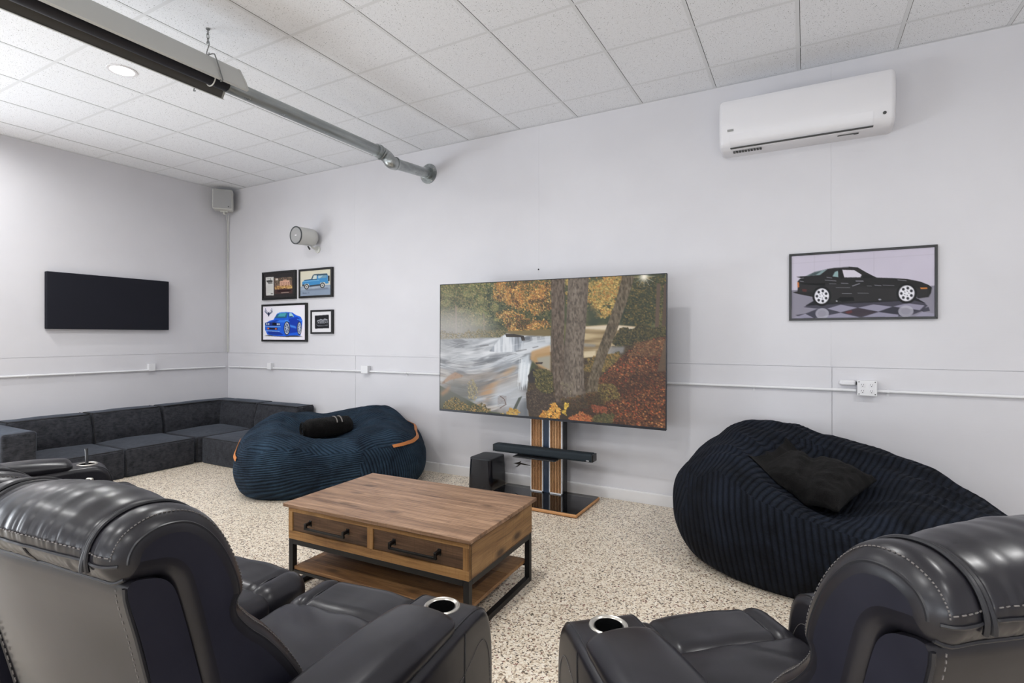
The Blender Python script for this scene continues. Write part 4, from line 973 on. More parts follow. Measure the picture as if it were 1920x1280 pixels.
    p.poly(q((1738, 620), (1757, 520), (1757, 780), (1705, 790)), (92, 74, 56), .9, .003)
    D(p.mask(q((1060, 1000), (1320, 960), (1330, 1060), (1080, 1090))), 600, [(96, 78, 46), (62, 54, 38), (124, 96, 52), (140, 78, 42)], (1, 3), 34, .8)
    D(p.mask(q((1050, 860), (1160, 900), (1150, 970), (1110, 980))), 60, [(150, 140, 104), (130, 118, 86)], (1, 2.2), 35, .6)
    fg = p.mask(q((1000, 1040), (1330, 950), (1420, 1120), (1300, 1200), (1000, 1150)), .012); p.put(fg, (46, 38, 30), .55)
    # leaves and ferns along the bottom
    for mk, n_, cl in ((((900, 1130), (1010, 1040), (1060, 1090), (1040, 1150), (930, 1155)), 260, [(226, 156, 54), (206, 124, 40), (236, 178, 74)]), (((1080, 1060), (1115, 1040), (1110, 1120), (1080, 1120)), 60, [(226, 184, 62), (206, 160, 50)]),
                       (((1120, 1160), (1200, 1110), (1280, 1130), (1280, 1175), (1130, 1175)), 240, [(180, 94, 50), (160, 78, 42), (196, 120, 64)]), (((1270, 1060), (1400, 1070), (1380, 1120), (1280, 1100)), 120, [(156, 82, 52), (138, 68, 46)]), (((640, 1130), (680, 1080), (760, 1100), (750, 1135), (560, 1120)), 120, [(214, 170, 70), (190, 140, 60)]),
                       (((80, 1080), (120, 1030), (200, 1000), (340, 1060), (440, 1040), (520, 1110), (300, 1105)), 620, [(134, 118, 68), (160, 132, 76), (176, 132, 70), (104, 98, 64), (80, 80, 58), (70, 72, 54)]), (((320, 880), (370, 850), (400, 980), (340, 1080)), 120, [(176, 160, 112), (150, 136, 96)]), (((1300, 1130), (1440, 1110), (1420, 1200), (1290, 1180)), 220, [(70, 70, 44), (96, 88, 52)])):
        D(p.mask(q(*mk)), n_, cl, (1.4, 3.6), n_, .9)
    p.line(q((590, 1080), (640, 1050), (625, 1010), (590, 985)), .003, (90, 66, 56), .9)
    for y in range(985, 1050, 11): p.line(q((572, y + 10), (606, y), (642, y + 6)), .0018, (104, 80, 68), .75)
    # misty left side and the low sun
    p.put(np.clip(1 - p.U / .42, 0, 1) * np.clip(1 - ((p.V - .45) / .5) ** 2, 0, 1), (190, 188, 190), .42)
    u, v = q((1620, 66))[0]; p.put(np.exp(-(((p.U - u) / .016) ** 2 + ((p.V - v) / .028) ** 2)), (255, 246, 226), .95)
    for k in range(12):
        a = k * PI / 6; p.line([(u, v), (u + .04 * math.cos(a), v + .07 * math.sin(a))], .0012, (248, 236, 214), .6)
    gr = p.a.mean(-1, keepdims=True); p.a = (gr + (p.a - gr) * .84) * .96 + .015
TX, TZ, TYF = -2.06, 1.350, 4.28
t = thing('television', 'huge flat television showing an autumn forest waterfall, mounted on the slatted stand', 'television', (TX, TYF, TZ))
t.rotation_euler = (0, rad(.32), 0)
TW, TH = 1.106, .6245
MB().box(-TW, TW, .004, .032, -TH, TH).build('back_cover', M['black_metal'], t, .004)
MB().box(-.62, .62, .03, .062, -TH + .03, TH - .45).build('electronics_housing', M['black_metal'], t, .01)
m = MB()
m.box(-TW, TW, -.002, .006, -TH, -TH + .020).box(-TW, TW, -.002, .006, TH - .006, TH).box(-TW, -TW + .005, -.002, .006, -TH + .02, TH - .006).box(TW - .005, TW, -.002, .006, -TH + .02, TH - .006)
m.build('bezel', M['tv_bezel'], t, .001)
p = Pic(660, 372); paint_forest(p)
p.mesh('screen', -TW + .005, TW - .005, -TH + .020, TH - .006, .0015, M['screen'], t)

# ------------------------------------------------------------------ television stand
t = thing('tv_stand', 'television stand with two oak slat panels and a black glass base', 'television stand', (-2.07, 4.48, 0))
bs = MB().prism([(-.472, -.49), (.472, -.49), (.472, .07), (-.472, .07)], lambda x, y: (x, y, .004), lambda x, y: (x, y, .032)).build('base', M['oak_edge'], t, .012, 3)
MB().prism([(-.462, -.48), (.462, -.48), (.462, .06), (-.462, .06)], lambda x, y: (x, y, .0305), lambda x, y: (x, y, .036)).build('glass_top', M['glass_black'], bs, .0015)
MB().box(-.44, .44, -.46, .05, 0, .006).build('foot_pad', M['black_metal'], bs)
MB().box(-.158, .16, -.03, .06, .036, 1.5).build('column', M['black_metal'], t, .004)
MB().box(-.03, .03, -.055, -.028, .036, 1.45).build('centre_strip', M['navy_metal'], t, .002)
for side in (-1, 1):
    a, b = (-.16, -.03) if side < 0 else (.03, .16)
    pn = MB().box(a, b, -.046, -.029, .036, 1.45).build('slat_panel', M['cup_black'], t)
    fr = MB().box(a, a + .010, -.062, -.046, .036, 1.45).box(b - .010, b, -.062, -.046, .036, 1.45).box(a, b, -.062, -.046, .036, .048)
    fr.build('panel_edge', M['base_paint'], pn, .001)
    ns = 7; stp = (b - a - .02) / ns
    for k in range(ns):
        x = a + .010 + stp * k + stp * .26
        MB().box(x, x + stp * .48, -.064, -.046, .048, 1.45).build('slat', M['oak'], pn, .001)
MB().box(-.24, .175, -.262, -.05, .376, .388).build('shelf', M['black_metal'], t, .003)
MB().box(-.1, .1, .02, .07, .9, 1.6).build('mount_bracket', M['black_metal'], t, .003)
MB().box(-.3, .3, -.137, .06, 1.25, 1.32).build('mount_arm', M['black_metal'], t, .003)
# soundbar resting on the shelf
t = thing('soundbar', 'long slate black soundbar lying across the stand shelf below the television', 'soundbar', (-2.06, 4.325, .3905))
MB().soft((0, 0, .039), (.985, .105, .074), .024).build('bar_body', M['cloth_black'], t)
for sg in (-1, 1):
    MB().soft((sg * .487, 0, .039), (.014, .098, .066), .006).build('end_cap', M['handle'], t)
lg = MB()
for k in range(3): lg.box(.435 + k * .009, .441 + k * .009, -.0545, -.052, .014, .022)
lg.build('badge', M['white_plastic'], t)
# subwoofer
t = thing('subwoofer', 'tall tapered black subwoofer standing left of the television stand', 'subwoofer', (-2.72, 4.455, 0))
def ssec(z, hx, hy, r, dx=0):
    out = []
    for cx, cy, a0 in ((hx - r, hy - r, 0), (-hx + r, hy - r, 90), (-hx + r, -hy + r, 180), (hx - r, -hy + r, 270)):
        for j in range(9):
            a = rad(a0 + 90 * j / 8); out.append((cx + r * math.cos(a) + dx, cy + r * math.sin(a), z))
    return out
MB().loft([ssec(.006, .128, .155, .04), ssec(.012, .132, .158, .042), ssec(.16, .128, .152, .042), ssec(.286, .122, .146, .042)]).build('cabinet', M['sub_body'], t, 0, angle=50)
MB().loft([ssec(.286, .123, .147, .042), ssec(.294, .123, .147, .042), ssec(.299, .120, .144, .04), ssec(.301, .112, .136, .036)]).build('top_cap', M['sub_top'], t, 0, angle=50)
MB().loft([ssec(0, .11, .135, .035), ssec(.008, .11, .135, .035)]).build('foot', M['handle'], t)

# ------------------------------------------------------------------ coffee table
t = thing('coffee_table', 'brown plank coffee table with two drawers on a black iron frame', 'coffee table', (-2.041, 2.483, 0), rad(1.9))
MB().box(-.639, .639, -.383, .383, .475, .496).build('table_top', M['wood_top'], t, .003)
X, Y = .617, .362
b = MB()
b.box(-X, X, -Y + .02, -Y + .03, .287, .475).box(-X + .02, X - .02, Y - .02, Y, .287, .475).box(-X, X, -Y + .02, Y, .287, .297)
b.build('case', M['wood_dark'], t, .001)
for sg in (-1, 1):
    MB().box(min(sg * X, sg * (X - .02)), max(sg * X, sg * (X - .02)), -Y + .003, Y, .2895, .475).build('side_panel', M['wood_honey_y'], t, .0015)
MB().box(-X, X, -Y, -Y + .022, .445, .475).build('top_rail', M['wood_honey_x'], t, .0015)
MB().box(-X, X, -Y, -Y + .022, .287, .335).build('bottom_rail', M['wood_honey_x'], t, .0015)
for a, b_ in ((-X, -.585), (-.02, .02), (.583, X)):
    MB().box(a, b_, -Y - .0005, -Y + .022, .335, .445).build('stile', M['wood_honey_z'], t, .0015)
for a, b_ in ((-.583, -.022), (.022, .581)):
    dr_ = MB().box(a, b_, -Y + .006, -Y + .04, .337, .443).build('drawer', M['wood_dark'], t, .001)
    c_ = (a + b_) / 2; hd = MB()
    hd.box(c_ - .15, c_ + .15, -Y - .036, -Y - .024, .372, .384)
    for s_ in (-1, 1):
        hd.box(c_ + s_ * .142 - .008, c_ + s_ * .142 + .008, -Y - .036, -Y - .026, .372, .402)
        hd.box(c_ + s_ * .142 - .008, c_ + s_ * .142 + .008, -Y - .036, -Y + .006, .392, .408)
        hd.box(c_ + s_ * .142 - .010, c_ + s_ * .142 + .010, -Y + .001, -Y + .0075, .382, .414)
    hd.build('drawer_handle', M['handle'], dr_, .0015)
for sx in (-1, 1):
    for sy in (-1, 1):
        x = sx * (X - .017); y = sy * (Y - .017)
        MB().box(x - .016, x + .016, y - .016, y + .016, 0, .287).build('leg', M['iron'], t, .0015)
fr = MB()
for sx in (-1, 1):
    x = sx * (X - .017); fr.box(x - .016, x + .016, -Y + .034, Y - .034, .001, .030).box(x - .016, x + .016, -Y + .034, Y - .034, .258, .2865)
for sy in (-1, 1):
    y = sy * (Y - .017); fr.box(-X + .034, X - .034, y - .016, y + .016, .258, .2865)
    fr.box(-X + .034, X - .034, y - .012, y + .012, .092, .108)
fr.build('iron_frame', M['iron'], t, .0015)
n_ = 3; dy = 2 * (Y - .01) / n_
for k in range(n_):
    y0 = -Y + .01 + dy * k
    MB().box(-X + .034, X - .034, y0 + .0015, y0 + dy - .0015, .1085, .128).build('shelf_board', M['wood_shelf'], t, .0015)

# ------------------------------------------------------------------ low modular sectional
def sofa_block(b, x0, x1, y0, y1, z0, z1, r=.035, puff=(0, 0, 0), fn=None):
    c = ((x0 + x1) / 2, (y0 + y1) / 2, (z0 + z1) / 2); sz = (x1 - x0, y1 - y0, z1 - z0)
    def f(w, q):
        k = Vector(w)
        a, bb, cc = [max(0, 1 - v * v) for v in q]
        k.x += (1 if q.x > 0 else -1) * puff[0] * bb * cc * min(1, abs(q.x)); k.y += (1 if q.y > 0 else -1) * puff[1] * a * cc * min(1, abs(q.y)); k.z += (1 if q.z > 0 else 0) * puff[2] * a * bb * min(1, abs(q.z))
        nn = noise.noise((Vector(c) + k) * 4) * .006; k.z += nn if q.z > -.5 else 0; k.x += nn * .6
        return fn(k, q) if fn else k
    return b.soft(c, sz, r, 10, 3, f)
def edge_loop(x0, x1, y0, y1, z): return [(x0, y0, z), (x1, y0, z), (x1, y1, z), (x0, y1, z)]
def welt(name, parent, pts, closed=False):
    return MB().tube(pts, .0055, 6, closed).build(name, M['chenille_pipe'], parent)
SG = 'modules of the low charcoal sectional'
XB, XF = LW + .03, -6.16                                # back and front of the left run
def seat_left(label, y0, y1):
    t = thing('sofa_module', label, 'sofa', ((XB + XF) / 2, (y0 + y1) / 2, 0), 0, SG); ox, oy = -(XB + XF) / 2, -(y0 + y1) / 2
    hy = (y1 - y0) / 2 - .006; hx = (XF - XB) / 2
    sofa_block(MB(), -hx, hx, -hy, hy, .0, .295, .022, (.012, .004, .018)).build('seat', M['chenille'], t)
    def lean(k, q): k.x -= .05 * max(0, q.z + .2) * (1 if q.x > 0 else .1); return k
    sofa_block(MB(), -hx, -hx + .31, -hy, hy, .27, .615, .026, (.014, .004, .012), lean).build('backrest', M['chenille'], t)
    welt('piping', t, [(hx - .012, -hy + .012, .292), (hx - .012, hy - .012, .292)])
    for s_ in (-1, 1):
        welt('piping', t, [(hx - .010, s_ * (hy - .008), .02), (hx - .012, s_ * (hy - .010), .285)])
        welt('piping', t, smoothpath([(-hx + .31, s_ * (hy - .006), .30), (-hx + .285, s_ * (hy - .006), .45), (-hx + .245, s_ * (hy - .010), .60), (-hx + .20, s_ * (hy - .010), .612), (-hx + .02, s_ * (hy - .010), .612)], 5))
    welt('piping', t, [(-hx + .245, -hy + .012, .612), (-hx + .245, hy - .012, .612)])
    return t
seat_left('charcoal sectional seat module beside the end arm block, left wall', 2.185, 2.903)
seat_left('middle charcoal sectional seat module on the left wall, next to the corner module', 2.906, 3.626)
t = thing('sofa_module', 'charcoal corner module of the sectional with backs on two sides', 'sofa', (-6.64, 4.15, 0), 0, SG)
sofa_block(MB(), XB + 6.64, -6.165 + 6.64, 3.652 - 4.15, 4.635 - 4.15, 0, .295, .022, (.006, .01, .018)).build('seat', M['chenille'], t)
def lean(k, q): k.x -= .05 * max(0, q.z + .2) * (1 if q.x > 0 else .1); return k
def lean2(k, q): k.y += .05 * max(0, q.z + .2) * (1 if q.y < 0 else .1); return k
sofa_block(MB(), XB + 6.64, XB + 6.64 + .30, 3.654 - 4.15, 4.635 - 4.15, .27, .612, .026, (.014, .004, .014), lean).build('backrest', M['chenille'], t)
sofa_block(MB(), XB + 6.64 + .24, -6.135 + 6.64, 4.335 - 4.15, 4.635 - 4.15, .27, .615, .026, (.004, .014, .014), lean2).build('backrest', M['chenille'], t)
welt('piping', t, [(-6.17 + 6.64, 3.65 - 4.15, .02), (-6.172 + 6.64, 3.652 - 4.15, .286)])
welt('piping', t, [(XB + 6.64 + .25, 3.655 - 4.15, .610), (XB + 6.64 + .25, 4.36 - 4.15, .612), (-6.15 + 6.64, 4.385 - 4.15, .614)])
t = thing('sofa_module', 'charcoal end module of the sectional behind the navy bean bag', 'sofa', (-5.74, 4.15, 0), 0, SG)
sofa_block(MB(), -6.128 + 5.74, -5.36 + 5.74, 3.68 - 4.15, 4.635 - 4.15, 0, .297, .022, (.004, .012, .018)).build('seat', M['chenille'], t)
sofa_block(MB(), -6.125 + 5.74, -5.36 + 5.74, 4.335 - 4.15, 4.635 - 4.15, .27, .612, .026, (.006, .014, .014), lean2).build('backrest', M['chenille'], t)
welt('piping', t, [(-6.118 + 5.74, 3.69 - 4.15, .292), (-5.37 + 5.74, 3.69 - 4.15, .294)])
welt('piping', t, [(-6.115 + 5.74, 4.385 - 4.15, .612), (-5.375 + 5.74, 4.385 - 4.15, .612), (-5.372 + 5.74, 4.62 - 4.15, .612)])
t = thing('sofa_module', 'squat charcoal end arm block at the left end of the sectional', 'sofa', (-6.66, 2.06, 0), 0, SG)
sofa_block(MB(), XB + 6.66, XF + 6.66 + .012, -.135, .118, 0, .598, .028, (.014, .006, .012)).build('arm', M['chenille'], t)
welt('piping', t, [(XF + 6.66 + .0, .108, .02), (XF + 6.66 - .002, .106, .585), (XB + 6.66 + .05, .106, .592)])
welt('piping', t, [(XF + 6.66 + .0, .106, .588), (XF + 6.66 + .0, -.12, .588), (XF + 6.66 + .0, -.125, .02)])
# ------------------------------------------------------------------ bean bags
def sgnpow(v, e): return math.copysign(abs(v) ** e, v)
class Bag:
    def __init__(s, a, b, H, dents, plan=.72, seed=0, wr=.012, up=.62, tilt=0., loc=(0, 0), rz=0.):
        s.up = up; s.tilt = tilt; s.loc = loc; s.c, s.s = math.cos(rz), math.sin(rz)
        s.a, s.b, s.H, s.d, s.pl, s.seed, s.wr = a, b, H, dents, plan, seed, wr
    def P(s, th, ph):
        rho = max(math.cos(ph), 0) ** (s.up if ph > 0 else .36); ze = .5 + .5 * sgnpow(math.sin(ph), .85); ze = ze ** 1.12
        x = s.a * sgnpow(math.cos(th), s.pl) * rho; y = s.b * sgnpow(math.sin(th), s.pl) * rho
        h = float(np.interp(x / s.a, s.H[0], s.H[1])) * (1 + s.tilt * y / s.b); z = h * ze - .05
        for (cx, cy, sx, sy, dz) in s.d:
            z += dz * math.exp(-((x - cx) / sx) ** 2 - ((y - cy) / sy) ** 2) * max(0, min(1, (ze - .45) * 2.5))
        w = noise.noise((x * 2.2 + s.seed, y * 2.2, z * 2.2)) * s.wr * 2 + noise.noise((x * 5 + s.seed, y * 5 + 3 * x, z * 6)) * s.wr
        k = 1 + w * 1.4
        top = max(0, min(1, (ze - .6) * 3))
        fold = abs(noise.noise((x * 3.1 + s.seed, y * 7.5 + x * 2, 1.7))) * top * s.wr * 3.2
        v = Vector((x * k, y * k, max(z + w * .8 - fold, 0.0015)))
        over = s.loc[1] + v.x * s.s + v.y * s.c - (BW - .05)       # the side against the wall is pressed flat
        if over > -.08:
            push = over + .08 - .08 * (1 - math.exp(-(over + .08) / .08)); v.x -= s.s * push; v.y -= s.c * push
        return v
    def build(s, name, mat, parent, uvf, nu=220, nv=110):
        phs = [-PI / 2 + PI * j / nv for j in range(nv + 1)]
        vs = [s.P(2 * PI * i / nu, p) for p in phs for i in range(nu)]
        fs = [(j * nu + i, j * nu + (i + 1) % nu, (j + 1) * nu + (i + 1) % nu, (j + 1) * nu + i) for j in range(nv) for i in range(nu)]
        me = bpy.data.meshes.new(name); me.from_pydata([tuple(v) for v in vs], [], fs); me.update()
        uv = me.uv_layers.new(name='rib')
        # arc length round the outline and up the side
        for poly in me.polygons:
            j, i = divmod(poly.index, nu); c = poly.center; n = poly.normal
            idx = [(j, i), (j, i + 1), (j + 1, i + 1), (j + 1, i)]
            for li, (jj, ii) in zip(poly.loop_indices, idx):
                v = vs[jj * nu + ii % nu]
                uv.data[li].uv = (uvf(v, 2 * PI * ii / nu, phs[jj], c, n), 0)
        me.materials.append(mat); me.polygons.foreach_set('use_smooth', [True] * len(me.polygons))
        o = bpy.data.objects.new(name, me); C.objects.link(o); o.parent = parent; return o
    def ribbon(s, name, mat, parent, pts, wd, off=.006, th=.004):
        """strip lying on the surface; pts are (theta, phi) along it, wd its width in phi"""
        secs = []
        for th_, ph in pts:
            p0, p1 = s.P(th_, ph - wd / 2), s.P(th_, ph + wd / 2); pm = s.P(th_, ph)
            nn = (s.P(th_ + .02, ph) - s.P(th_ - .02, ph)).cross(p1 - p0).normalized()
            if nn.dot(pm - Vector((0, 0, .3))) < 0: nn = -nn
            secs.append([p0 + nn * off, pm + nn * (off + .002), p1 + nn * off, p1 + nn * (off + th), pm + nn * (off + th + .002), p0 + nn * (off + th)])
        return MB().loft(secs).build(name, mat, parent)

# navy bag, front left of the wall
t = thing('bean_bag', 'large navy corduroy bean bag with tan strap between the sectional and the coffee table', 'bean bag', (-4.17, 3.85, 0), rad(46))
B1 = Bag(.90, .64, ([-1, -.6, -.1, .3, .6, 1], [.70, .75, .70, .73, .73, .66]), [(-.08, .02, .34, .38, -.20), (.15, -.2, .14, .3, -.03)], .60, 3.3, .012, .5, .16, (-4.17, 3.85), rad(46))
def uv1(v, th, ph, c, n):
    if n.z > .62 or (ph > .75):
        return v.x * .55 + v.y * .85 if c.x < .22 else v.y * .95 - v.x * .25 + .01
    if c.x > .26: return v.y * .8 + v.x * .75 + v.z * .18
    return v.z * 1.05 - .12 * v.x + .1 * abs(n.z)
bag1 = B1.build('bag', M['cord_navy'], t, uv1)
B1.ribbon('strap', M['strap_tan'], t, [(rad(a), .62 - .10 * abs((a + 8) / 62) ** 2) for a in np.linspace(-62, 46, 40)], .085, .01)
B1.ribbon('strap', M['strap_tan'], t, [(rad(a), .30) for a in np.linspace(172, 204, 16)], .09, .01)
# seam piping between the front and the end panel
sm = [B1.P(-math.acos(min(1, (.26 / .92))) + .0 * p, p) for p in np.linspace(-.6, .75, 30)]
MB().tube([p + Vector((.0, -.002, 0)) for p in sm], .004, 6).build('panel_seam', M['cord_navy'], t)

# black bag on the right
t = thing('bean_bag', 'huge black corduroy bean bag against the wall on the right', 'bean bag', (.24, 3.92, 0), rad(-3))
B2 = Bag(1.03, .70, ([-1, -.62, -.3, .1, .55, .85, 1], [.84, .96, .94, .80, .66, .52, .44]), [(-.15, -.22, .36, .42, -.36), (.5, -.1, .3, .3, -.02)], .74, 8.1, .014, .62, .08, (.24, 3.92), rad(-3))
def uv2(v, th, ph, c, n):
    if n.z > .72: return v.x * .93 - v.y * .36
    if abs(n.x) > .75: return v.y * .95 + v.x * .3
    return v.x * 1.0 + .12 * v.z
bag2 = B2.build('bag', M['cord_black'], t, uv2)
def conform(o, bag, eps=.004):
    """lets a soft thing settle on the bag under it"""
    bpy.context.view_layer.update(); mw = o.matrix_world; inv = mw.inverted(); bi = bag.matrix_world.inverted()
    zs = [(mw @ v.co).z for v in o.data.vertices]; z0, z1 = min(zs), max(zs)
    for v in o.data.vertices:
        w = mw @ v.co; a = bi @ Vector((w.x, w.y, 3)); b = bi @ Vector((w.x, w.y, 0))
        ok, p, n_, f_ = bag.ray_cast(a, (b - a).normalized())
        if ok:
            lo = (bag.matrix_world @ p).z + eps + .012 * (w.z - z0) / (z1 - z0 + 1e-6)
            if w.z < lo: w.z = lo; v.co = inv @ w
    o.data.update()

def pillow(name, label, cat, loc, rot, w, h, th, mat, seed):
    nu, nv = 44, 34; vs = []; fs = []
    def z(u, v): return th / 2 * (max(0, 1 - abs(u) ** 3.2) * max(0, 1 - abs(v) ** 3.2)) ** .55
    for sg in (1, -1):
        for j in range(nv + 1):
            for i in range(nu + 1):
                u, v = -1 + 2 * i / nu, -1 + 2 * j / nv
                pinch = 1 - .07 * (1 - u * u) * abs(v) ** 3; pv = 1 - .07 * (1 - v * v) * abs(u) ** 3
                n = noise.noise((u * 5 + seed, v * 5, sg)) * .012 + noise.noise((u * 17 + seed, v * 17, sg)) * .006
                zz = sg * (z(u, v) + .004) + n
                zz += -.05 * u * u * .6 + .035 * math.exp(-((u + v * .3) / .18) ** 2) * (-1)
                vs.append((u * w / 2 * pv + n * .5, v * h / 2 * pinch + n * .5, zz))
    m = (nu + 1) * (nv + 1)
    for k in (0, 1):
        for j in range(nv):
            for i in range(nu):
                a = k * m + j * (nu + 1) + i; q = (a, a + 1, a + nu + 2, a + nu + 1); fs.append(q if k == 0 else q[::-1])
    bd = [(i, 0) for i in range(nu)] + [(nu, j) for j in range(nv)] + [(nu - i, nv) for i in range(nu)] + [(0, nv - j) for j in range(nv)]
    for (i, j), (i2, j2) in zip(bd, bd[1:] + bd[:1]):
        a, b = j * (nu + 1) + i, j2 * (nu + 1) + i2; fs.append((a, b, b + m, a + m))
    o = MB().add(vs, fs).build(name, mat, None, 0, angle=180)
    o.location = loc; o.rotation_euler = rot
    return tag(o, label, cat)
pil = pillow('throw_pillow', 'black furry throw pillow lying in the hollow of the big black bean bag', 'pillow', (.03, 3.74, .615), (rad(13), rad(6), rad(-27)), .55, .46, .17, M['fur'], 2.)
conform(pil, bag2)
# rolled fur throw on the navy bag
t = thing('rolled_blanket', 'black rolled furry blanket with two grey stripes on the navy bean bag', 'blanket', (-4.15, 3.76, .565), rad(70))
secs = []; R0 = .104; LN = .25
for x in np.linspace(-LN, LN, 26):
    e = math.sqrt(max(.02, 1 - max(0, (abs(x) - LN + .07) / .07) ** 2)); 
    secs.append([(x, R0 * e * (1 + .10 * noise.noise((x * 7, math.cos(a) * 2, math.sin(a) * 2))) * math.cos(a), R0 * e * .92 * (1 + .12 * noise.noise((x * 7 + 4, math.cos(a) * 2, math.sin(a) * 2))) * math.sin(a)) for a in np.linspace(0, 2 * PI, 36, endpoint=False)])
roll = MB().loft(secs).build('roll', M['fur'], t, angle=180)
MB().tube([(-LN - .004, r * math.cos(a), r * math.sin(a)) for a, r in zip(np.linspace(0, 5 * PI, 60), np.linspace(.02, .075, 60))], .007, 6).build('rolled_edge', M['fur'], t)
for x in (.05, .10):
    MB().tube([(x + .012 * math.sin(a), (R0 * 1.04) * math.cos(a), (R0 * .97) * math.sin(a)) for a in np.linspace(.55, 2.6, 18)], .006, 6).build('stripe', M['stripe_grey'], t)

for q_ in [roll] + [c_ for c_ in t.children if c_ != roll]: conform(q_, bag1)
# ------------------------------------------------------------------ leather recliners
BACK = [(-.872, 1.012), (-.890, 1.040), (-.886, 1.075), (-.862, 1.106), (-.812, 1.124), (-.750, 1.116), (-.698, 1.080), (-.652, 1.018), (-.620, .945), (-.611, .893), (-.622, .868), (-.592, .822), (-.545, .772),
        (-.490, .700), (-.440, .620), (-.405, .540), (-.398, .460), (-.44, .385), (-.65, .365), (-.690, .55), (-.732, .75), (-.775, .93), (-.798, .990), (-.836, 1.004)]
SHELL = [(-.868, 1.006), (-.846, .90), (-.824, .80), (-.790, .65), (-.757, .50), (-.715, .30), (-.69, .10), (-.60, .10), (-.64, .36), (-.682, .55), (-.724, .75), (-.768, .93), (-.79, .985), (-.826, 1.008)]
HALF = .288
def normals2(P):
    out = []; n = len(P)
    for i in range(n):
        a, b = P[i - 1], P[(i + 1) % n]; dx, dy = b[0] - a[0], b[1] - a[1]; l = math.hypot(dx, dy) + 1e-9; out.append((dy / l, -dx / l))
    ar = sum(P[i - 1][0] * P[i][1] - P[i][0] * P[i - 1][1] for i in range(n))
    if ar < 0: out = [(-a, -b) for a, b in out]
    return out
BP = smoothpath(BACK, 7, True); BN = normals2(BP); NBP = len(BP)
SP = smoothpath(SHELL, 4, True); SN = normals2(SP)
def cap(m, ring):
    """flat end closing an outline"""
    pts = [Vector(ring[0])]
    for p in ring[1:]:
        if (Vector(p) - pts[-1]).length > 2e-4: pts.append(Vector(p))
    if (pts[0] - pts[-1]).length < 2e-4: pts.pop()
    m.add(pts, [tuple(f) for f in tessellate_polygon([pts])])
_INS = {}
def inset(P, N, r, key):
    """outline moved inwards by r; small loops that cross themselves are drawn together"""
    k = (key, round(r, 4))
    if k in _INS: return _INS[k]
    Q = [(y - N[i][0] * r, z - N[i][1] * r) for i, (y, z) in enumerate(P)]; n = len(Q)
    def ccw(a, b, c): return (b[0] - a[0]) * (c[1] - a[1]) - (b[1] - a[1]) * (c[0] - a[0])
    for _ in range(6):
        hit = None
        for i in range(n):
            a, b = Q[i], Q[(i + 1) % n]
            for d_ in range(2, 26):
                j = (i + d_) % n; c, d = Q[j], Q[(j + 1) % n]
                u, v, p, q = ccw(a, b, c), ccw(a, b, d), ccw(c, d, a), ccw(c, d, b)
                if u * v < 0 and p * q < 0: hit = (i, d_, p / (p - q), a, b)
        if not hit: break
        i, d_, t_, a, b = hit; X = (a[0] + (b[0] - a[0]) * t_, a[1] + (b[1] - a[1]) * t_)
        for m in range(1, d_ + 1): Q[(i + m) % n] = X
    _INS[k] = Q; return Q
PIPE_I0, PIPE_I1 = 9, 9 * 7 + 4                         # headrest run of the outline, lip to pinch
cxs = [0.]
def back_pt(i, x, extra=0.):
    """point of the back cushion surface at outline index i and width x"""
    ny, nz = BN[i % NBP]; t = abs(x) / HALF
    r = .042; e = max(0., (abs(x) - (HALF - r)) / r); ins = r * (1 - math.sqrt(max(0, 1 - e * e)))
    y, z = inset(BP, BN, ins, 'back')[i % NBP]
    hd = max(0., min(1., (i - 4) / 8.)) * max(0., min(1., (PIPE_I1 + 4 - i) / 6.))      # 1 on the headrest
    puff = .016 * (1 - (x / .2) ** 2) * hd if abs(x) < .2 else .006 * math.sin(PI * min(1, (abs(x) - .2) / (HALF - .2))) * hd
    gr = -.012 * math.exp(-((abs(x) - .2) / .008) ** 2) * hd
    lum = .022 * (1 - t * t) * max(0, min(1, (i - PIPE_I1) / 8)) * max(0, min(1, (118 - i) / 8))
    wr = noise.noise((x * 95, 3.3, cxs[0])) * .0028 * math.exp(-((i - 13) / 4.0) ** 2) + noise.noise((x * 75, 9.1, 1.)) * .003 * math.exp(-((i - 4) / 2.5) ** 2) + noise.noise((x * 9, y * 9, z * 5)) * .004 + noise.noise((x * 34, y * 6, z * 6)) * .0022 * hd
    k = (puff + gr + lum + wr) * (1 - e * e) + extra
    return Vector((x, y + ny * k, z + nz * k + .010 * (1 - t * t) * hd))
